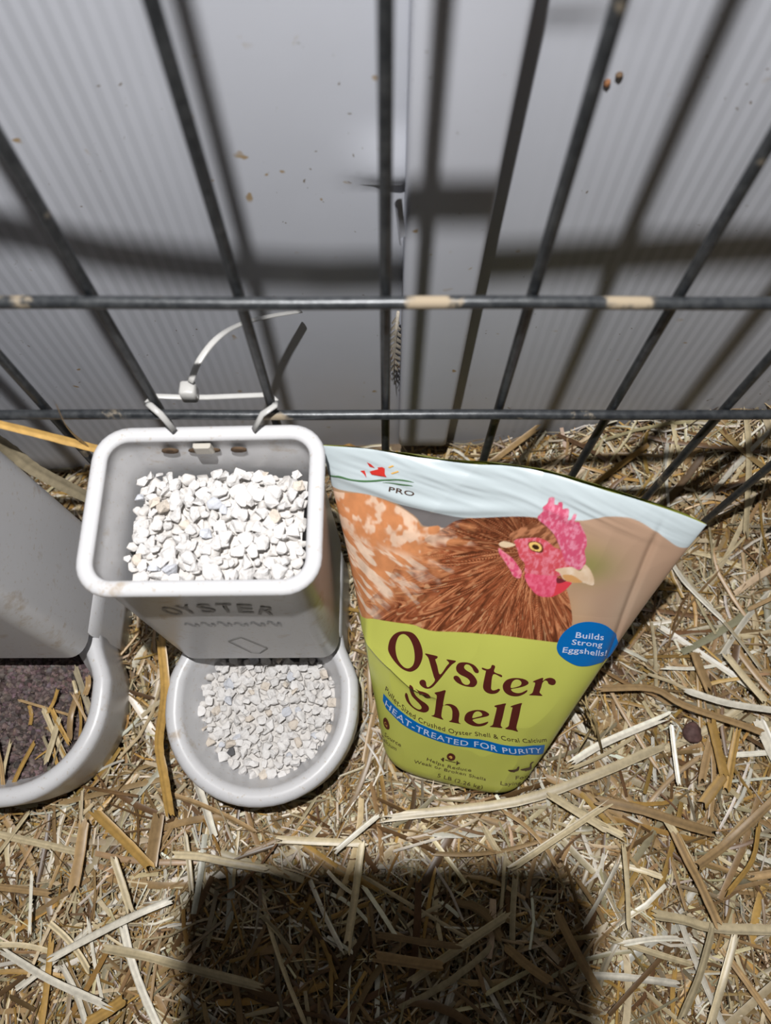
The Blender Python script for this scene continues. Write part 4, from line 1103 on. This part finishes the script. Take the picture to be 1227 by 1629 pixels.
STALKS = [
([(0.0066,-0.0148,0.0160),(0.0791,-0.0066,0.0160),(0.1289,0.0090,0.0160),(0.1695,0.0249,0.0160)],5.5,'pale'),
([(0.1355,0.0601,0.0202),(0.1686,0.0601,0.0202),(0.1871,0.0498,0.0202),(0.2194,0.0384,0.0202),(0.2315,0.0334,0.0202)],4.5,'tan'),
([(0.1148,0.0162,0.0184),(0.1353,0.0273,0.0184),(0.1736,0.0423,0.0184)],4.5,'white'),
([(0.1008,-0.0030,0.0166),(0.1189,-0.0142,0.0166),(0.1403,-0.0252,0.0166)],4.5,'pale'),
([(0.0762,-0.0413,0.0208),(0.1018,-0.0261,0.0208),(0.1309,-0.0089,0.0208)],4,'pale'),
([(0.1291,-0.0060,0.0190),(0.1538,-0.0112,0.0190),(0.1754,-0.0182,0.0190),(0.1946,-0.0234,0.0190)],5.5,'tan'),
([(0.2012,0.0844,0.0172),(0.2023,0.0737,0.0172),(0.2057,0.0605,0.0172)],6,'tan'),
([(0.2180,0.0817,0.0214),(0.2273,0.0652,0.0214),(0.2367,0.0510,0.0214)],4.5,'pale'),
([(0.2029,0.0397,0.0196),(0.2044,0.0247,0.0196),(0.2058,0.0089,0.0196)],6,'gold'),
([(0.2057,0.0077,0.0178),(0.1988,0.0005,0.0178),(0.1912,-0.0077,0.0178)],6,'gold'),
([(0.2333,0.0400,0.0160),(0.2363,0.0274,0.0160),(0.2404,0.0138,0.0160)],7,'white'),
([(0.1773,0.0359,0.0202),(0.1772,0.0210,0.0202),(0.1770,0.0053,0.0202)],2.6,'white'),
([(0.1661,-0.0147,0.0184),(0.1751,-0.0308,0.0184),(0.1824,-0.0487,0.0184)],5,'pale'),
([(0.2191,0.0349,0.0166),(0.2127,0.0163,0.0166),(0.2068,-0.0006,0.0166)],4.5,'gold'),
([(0.1907,0.0587,0.0208),(0.2133,0.0510,0.0208),(0.2422,0.0459,0.0208)],4,'white'),
([(0.2358,-0.0030,0.0190),(0.2196,-0.0159,0.0190),(0.2009,-0.0308,0.0190),(0.1833,-0.0409,0.0190)],5,'tan'),
([(-0.1895,-0.0893,0.0172),(-0.1683,-0.0785,0.0172),(-0.1449,-0.0676,0.0172),(-0.1244,-0.0596,0.0172)],4,'white'),
([(-0.1574,-0.0832,0.0214),(-0.1343,-0.0870,0.0214),(-0.1129,-0.0930,0.0214),(-0.0744,-0.1019,0.0214)],5,'pale'),
([(-0.1748,-0.0123,0.0196),(-0.1562,-0.0275,0.0196),(-0.1381,-0.0424,0.0196)],6,'gold'),
([(-0.1266,-0.0360,0.0178),(-0.1101,-0.0368,0.0178),(-0.0917,-0.0401,0.0178),(-0.0715,-0.0434,0.0178)],4.5,'pale'),
([(-0.0644,-0.0277,0.0160),(-0.0395,-0.0289,0.0160),(-0.0146,-0.0299,0.0160)],4.5,'pale'),
([(-0.0145,-0.0317,0.0202),(-0.0177,-0.0577,0.0202),(-0.0217,-0.0826,0.0202)],4.5,'pale'),
([(-0.2193,-0.0852,0.0184),(-0.1891,-0.0996,0.0184),(-0.1546,-0.1121,0.0184)],4.5,'white'),
([(-0.1659,-0.1213,0.0166),(-0.1556,-0.1155,0.0166),(-0.1453,-0.1089,0.0166)],6,'gold'),
([(-0.2073,-0.0464,0.0208),(-0.2053,-0.0608,0.0208),(-0.2032,-0.0764,0.0208)],2,'white'),
([(-0.2285,-0.0530,0.0190),(-0.2103,-0.0546,0.0190),(-0.1958,-0.0562,0.0190)],4,'tan'),
([(-0.1206,-0.0243,0.0172),(-0.1163,-0.0402,0.0172),(-0.1132,-0.0548,0.0172)],3,'pale'),
([(-0.0289,-0.0332,0.0214),(-0.0173,-0.0241,0.0214),(-0.0051,-0.0148,0.0214)],3,'white'),
([(-0.1604,-0.0375,0.0196),(-0.1532,-0.0513,0.0196),(-0.1463,-0.0641,0.0196)],4,'pale'),
([(-0.1811,-0.0183,0.0178),(-0.1812,-0.0368,0.0178),(-0.1824,-0.0532,0.0178)],6,'tan'),
([(-0.1385,-0.0150,0.0160),(-0.1389,-0.0286,0.0160),(-0.1392,-0.0419,0.0160)],8,'tan'),
([(0.0999,-0.0030,0.0202),(0.1146,-0.0120,0.0202),(0.1292,-0.0209,0.0202)],5,'pale'),
([(0.1133,-0.0720,0.0184),(0.1241,-0.0571,0.0184),(0.1353,-0.0402,0.0184)],4,'white'),
([(0.1534,-0.0665,0.0166),(0.1716,-0.0698,0.0166),(0.1877,-0.0739,0.0166),(0.2245,-0.0747,0.0166)],5.5,'pale'),
([(0.1707,-0.0244,0.0208),(0.1763,-0.0383,0.0208),(0.1821,-0.0502,0.0208),(0.1900,-0.0717,0.0208)],5,'tan'),
([(0.1865,-0.0752,0.0190),(0.1758,-0.0974,0.0190),(0.1640,-0.1174,0.0190)],5,'pale'),
([(0.1996,-0.0787,0.0172),(0.1887,-0.1009,0.0172),(0.1801,-0.1212,0.0172)],4,'pale'),
([(0.1392,-0.0313,0.0214),(0.1387,-0.0518,0.0214),(0.1372,-0.0732,0.0214)],3,'pale'),
([(0.0987,-0.0669,0.0196),(0.1081,-0.0863,0.0196),(0.1189,-0.1051,0.0196)],5,'tan'),
([(0.2227,-0.0192,0.0178),(0.2155,-0.0385,0.0178),(0.1994,-0.0555,0.0178)],4,'gold'),
([(0.1123,-0.0490,0.0160),(0.1222,-0.0641,0.0160),(0.1252,-0.0707,0.0160)],3,'tan'),
([(-0.0048,-0.0766,0.0202),(0.0171,-0.0798,0.0202),(0.0408,-0.0830,0.0202)],3.5,'tan'),
([(-0.0048,-0.0881,0.0184),(0.0134,-0.0905,0.0184),(0.0306,-0.0929,0.0184)],6,'tan'),
([(0.0686,-0.0836,0.0166),(0.0808,-0.0932,0.0166),(0.0930,-0.1011,0.0166)],5,'tan')]
GRP = 'loose straw stalks on the bedding'
def stalk_label(pts, w, c):
    P = np.array(pts); d = P[-1] - P[0]; L = np.hypot(d[0], d[1]); x, y = P[:, :2].mean(0)
    word = {'pale': 'pale', 'white': 'bleached white', 'gold': 'golden', 'tan': 'tan', 'grey': 'greyish'}[c]
    size = ('long ' if L > .075 else 'short ' if L < .045 else '') + ('broad ' if w > .0042 else 'thin ' if w < .0030 else '')
    a = math.degrees(math.atan2(d[1], d[0])) % 180
    lie = 'lying crosswise' if a < 25 or a > 155 else 'pointing at the fence' if 65 < a < 115 else 'slanting right' if a <= 65 else 'slanting left'
    if -.115 < x < .115 and y < -.045: where = 'in the dark phone shadow'
    elif y > .165: where = 'between fence and wall'
    elif x > .10 and y > .06: where = 'behind the bag'
    elif x > .10 and y > -.03: where = 'right of the bag'
    elif x > .10: where = 'in the bottom right corner'
    elif x < -.11 and y > -.02: where = 'between the feeders'
    elif x < -.11: where = 'in the bottom left corner'
    elif x < 0: where = 'in front of the grit feeder'
    else: where = 'in front of the bag'
    return f'{size}{word} straw stalk {lie} {where}'
trng = np.random.default_rng(31)
for pts, w, c in STALKS:
    pts = [(x, y, z + float(ground_z(x, y))) for x, y, z in pts]
    tag(stalk('straw_stalk', pts, w / 1000, c, trng), stalk_label(pts, w / 1000, c), 'straw', GRP)
cnt = 0
while cnt < 150:
    x, y, a = trng.uniform(-.30, .34), trng.uniform(-.17, .235), trng.uniform(0, math.pi)
    L = trng.uniform(.030, .085); dx, dy = math.cos(a) * L / 2, math.sin(a) * L / 2
    if abs(dy) + y > .236 or any(bool(blocked(np.float64(x + dx * k), np.float64(y + dy * k), .003)) for k in (-1, -.5, 0, .5, 1)): continue
    if y > .150 and y < .172: continue
    b = trng.normal() * .0022; z = trng.uniform(.007, .014); tl = trng.normal() * .05 * L; w = trng.uniform(.0020, .0048)
    pts = [(x + dx * k - dy / L * 2 * b * (1 - k * k), y + dy * k + dx / L * 2 * b * (1 - k * k), float(ground_z(x + dx * k, y + dy * k)) + z + tl * k) for k in (-1, -.4, .3, 1)]
    c = str(trng.choice(['pale', 'tan', 'gold', 'white', 'grey'], p=[.4, .27, .10, .16, .07]))
    tag(stalk('straw_stalk', pts, w, c, trng), stalk_label(pts, w, c), 'straw', GRP)
    cnt += 1

# stalks that stand out
tag(stalk('straw_stalk', [(-.1357, .086, .055), (-.1312, .055, .050), (-.1362, .0272, .035), (-.1325, .0077, .030), (-.1290, -.0134, .022)], .0058, 'gold', trng, k=8), 'shiny golden straw stalk running between the two feeders', 'straw')
tag(stalk('straw_stalk', [(-.1751, .150, .2142), (-.1565, .150, .201), (-.1341, .149, .1867)], .0042, 'gold', trng, k=8), 'orange straw stalk caught behind the left feeder, pointing at the grit feeder', 'straw')
tag(stalk('straw_stalk', [(-.183, .153, .196), (-.1807, .153, .1747), (-.175, .150, .1589), (-.161, .148, .128)], .0068, 'grey', trng, k=8), 'frayed grey green straw leaf hanging behind the left feeder', 'straw')
tag(stalk('straw_stalk', [(-.1383, .152, .2262), (-.1405, .150, .2071), (-.138, .149, .1908)], .0022, 'tan', trng, k=6), 'thin brown straw standing at the fence left of the grit feeder', 'straw')
for k in range(26):
    x, y, a, L = trng.uniform(-.030, .040), trng.uniform(.006, .062), trng.uniform(0, 3.14), trng.uniform(.010, .034)
    if k < 16: x = trng.uniform(.018, .042); a = trng.uniform(.6, 2.3)
    if x * x + (y - .048) ** 2 > .040 ** 2 and y < .048: x *= .6; y = .048 - (.048 - y) * .6
    dx, dy = math.cos(a) * L / 2, math.sin(a) * L / 2
    z = .0385 + trng.uniform(0, .006)
    pts = [tuple(F2 @ Vector((x + dx * q, y + dy * q, z + trng.normal() * .002))) for q in (-1, 0, 1)]
    w = trng.uniform(.0008, .0035); c = str(trng.choice(['pale', 'tan', 'gold', 'grey']))
    lab2 = ('short ' if L < .02 else 'long ') + ('thin ' if w < .002 else 'broad ') + {'pale': 'pale', 'tan': 'tan', 'gold': 'golden', 'grey': 'greyish'}[c] + ' straw scrap lying ' + ('crosswise' if a < .5 or a > 2.64 else 'slanting right' if a < 1.2 else 'slanting left' if a > 1.9 else 'lengthwise') + ' on the dark feed ' + ('near the tray rim' if x > .02 else 'away from the rim')
    tag(stalk('straw_stalk', pts, w, c, trng), lab2, 'straw', 'straw scraps in the feed tray')

# ------------------------------------------------------------------ cable tie
tie = empty('cable_tie', (-.0878, .1665, .2103))
tag(tie, 'white plastic cable tie looped round the fence behind the grit feeder', 'cable tie')
TO = np.array([-.0878, .1665, .2103])
def tp(pts): return [tuple(np.array(p) - TO) for p in pts]
tube('strap', tp([(-.1075, .1630, .2055), (-.1055, .1672, .2047), (-.0924, .1672, .2035), (-.081, .1672, .2035), (-.0521, .1672, .2058), (-.0490, .1630, .2070)]), .0014, M_TIE, tie, 8, .0006)
tube('tail', tp(catmull([(-.0859, .168, .2154), (-.0811, .176, .221), (-.074, .188, .2204), (-.0675, .205, .2059), (-.0577, .222, .1879), (-.0452, .238, .1698)], 6)), .0016, M_TIE, tie, 8, .0006)
tube('strap', tp([(-.1075, .1630, .2055), (-.103, .1575, .2140), (-.0985, .154, .2120), (-.0945, .1505, .2035)]), .0015, M_TIE, tie, 8, .0006)
tube('strap', tp([(-.0490, .1630, .2070), (-.0487, .1575, .2130), (-.0540, .154, .2120), (-.0590, .1505, .2035)]), .0015, M_TIE, tie, 8, .0006)
rg = [[(x * q, y * q, z) for x, y in ((-.0034, -.0028), (-.0026, -.0034), (.0026, -.0034), (.0034, -.0028), (.0034, .0028), (.0026, .0034), (-.0026, .0034), (-.0034, .0028))] for z, q in ((-.0050, .8), (-.0045, 1), (.0030, 1), (.0036, .8))]
loft('head', rg, M_TIE, tie, True, True)

# ------------------------------------------------------------------ small debris
fe = empty('feather', (.0055, .2385, .14))
tag(fe, 'small ragged downy feather stuck to the wall beside the folded strip', 'feather')
M_FEA = plain('feather_down', (.42, .38, .32), .8, .2, 0, .3, 300)
tube('quill', [(.0012, -.001, .030), (.0004, -.0015, .012), (-.0002, -.001, -.010), (-.0004, -.001, -.030), (.0004, -.0006, -.046)], [.0009, .0008, .0006, .0004, .0002], M_FEA, fe, 6)
V, F = [], []
for k in range(9):
    z = .026 - k * .006; w = .0035 * math.sin(math.pi * (k + 1.5) / 11) + .0008
    for sgn in (-1, 1):
        b0 = len(V); V += [(0, -.0012, z), (sgn * w, -.0022, z - .004), (sgn * w * .8, -.0016, z - .007), (0, -.0012, z - .0048)]; F.append((b0, b0 + 1, b0 + 2, b0 + 3) if sgn < 0 else (b0 + 3, b0 + 2, b0 + 1, b0))
mesh_obj('vane', V, F, M_FEA, fe, False)
for k in range(6):
    x = (k - 2.5) * .0016
    tube('barb', [(x * .3, -.001, -.004 - k * .004), (x * 1.5 + .001, -.002, -.014 - k * .003), (x * .6, -.001, -.026 - k * .003)], .00022, M_DIRT, fe, 5)

lf = empty('dry_leaf', (-.028, .222, .028))
tag(lf, 'curled brown dry leaf on the straw behind the bag', 'leaf')
xs = np.linspace(-1, 1, 13); ys = np.linspace(-1, 1, 9)
LV = [(x * .009, (y * .0065) * math.sqrt(max(0.02, 1 - x * x)), .004 * (1 - y * y) + .003 * x * x + .0015 * math.sin(5 * x)) for x in xs for y in ys]
mesh_obj('blade', LV, grid_faces(13, 9), plain('leaf_brown', (.42, .24, .08), .6, .3, 0, .3, 200), lf)
tube('midrib', [(x * .0105, 0, .0042 + .003 * x * x + .0015 * math.sin(5 * x)) for x in xs], .0004, M_DIRT, lf, 6)

dr = np.random.default_rng(2)
def lump(name, loc, r, mat, label, cat, squash=.7):
    me = bpy.data.meshes.new(name); bm = bmesh.new(); bmesh.ops.create_icosphere(bm, subdivisions=3, radius=r)
    for v in bm.verts:
        f = 1 + .28 * (float(fbm(v.co.x / r * 1.7 + loc[0] * 90, v.co.y / r * 1.7 + v.co.z / r, 3)) - .5) * 2
        v.co *= f; v.co.z *= squash
    for f in bm.faces: f.smooth = True
    bm.to_mesh(me); bm.free(); me.materials.append(mat)
    o = bpy.data.objects.new(name, me); COL.objects.link(o); o.location = loc
    return tag(o, label, cat)
lump('dropping', (.1938, .0338, float(ground_z(.1938, .0338)) + .010), .0062, plain('dropping', (.10, .055, .05), .7, .3, 0, .4, 250), 'small dark purple brown dropping in the straw right of the bag', 'dropping')
lump('mud_fleck', (.0805, .2400, .3035), .0012, plain('rust_mud', (.20, .09, .04), .8, .2, 0, .3, 250), 'rusty brown mud fleck high on the right wall panel', 'mud fleck', 1.3)
lump('mud_fleck', (.0838, .2398, .3070), .0014, M_DIRT, 'dark mud fleck high on the right wall panel', 'mud fleck', .8)

# seed head of grass leaning on the bag's right flank
sh_ = empty('grass_head', (.1225, .042, .03))
tag(sh_, 'dried branching grass seed head leaning against the bag', 'grass')
M_GR = plain('dry_grass', (.36, .27, .13), .6, .3, 0, .3, 200)
tube('stem', [(.012, -.020, -.012), (.004, -.004, .008), (-.002, .002, .020), (-.008, .008, .026)], [.0009, .0008, .0006, .0004], M_GR, sh_, 6)
grn = np.random.default_rng(9)
for k in range(9):
    t = .25 + k * .08; b0 = np.array([.012, -.020, -.012]) * (1 - t) + np.array([-.008, .008, .026]) * t
    d = grn.normal(size=3) * .006 + np.array([-.004, .003, .004])
    tube('spikelet', [tuple(b0), tuple(b0 + d * .6), tuple(b0 + d * 1.4)], [.0004, .0009, .0002], M_GR, sh_, 5)

# torn curl of sheet at the edge of the folded strip
cv = []
for z in np.linspace(.244, .266, 8):
    for q in np.linspace(0, 1, 7):
        a = q * 2.4; cv.append((.0088 - .0030 * math.sin(a) - (z - .244) * .1, .2225 - .004 * (1 - math.cos(a)), z + .002 * q))
mesh_obj('torn_curl', cv, grid_faces(8, 7), M_WALL_SM, wall)
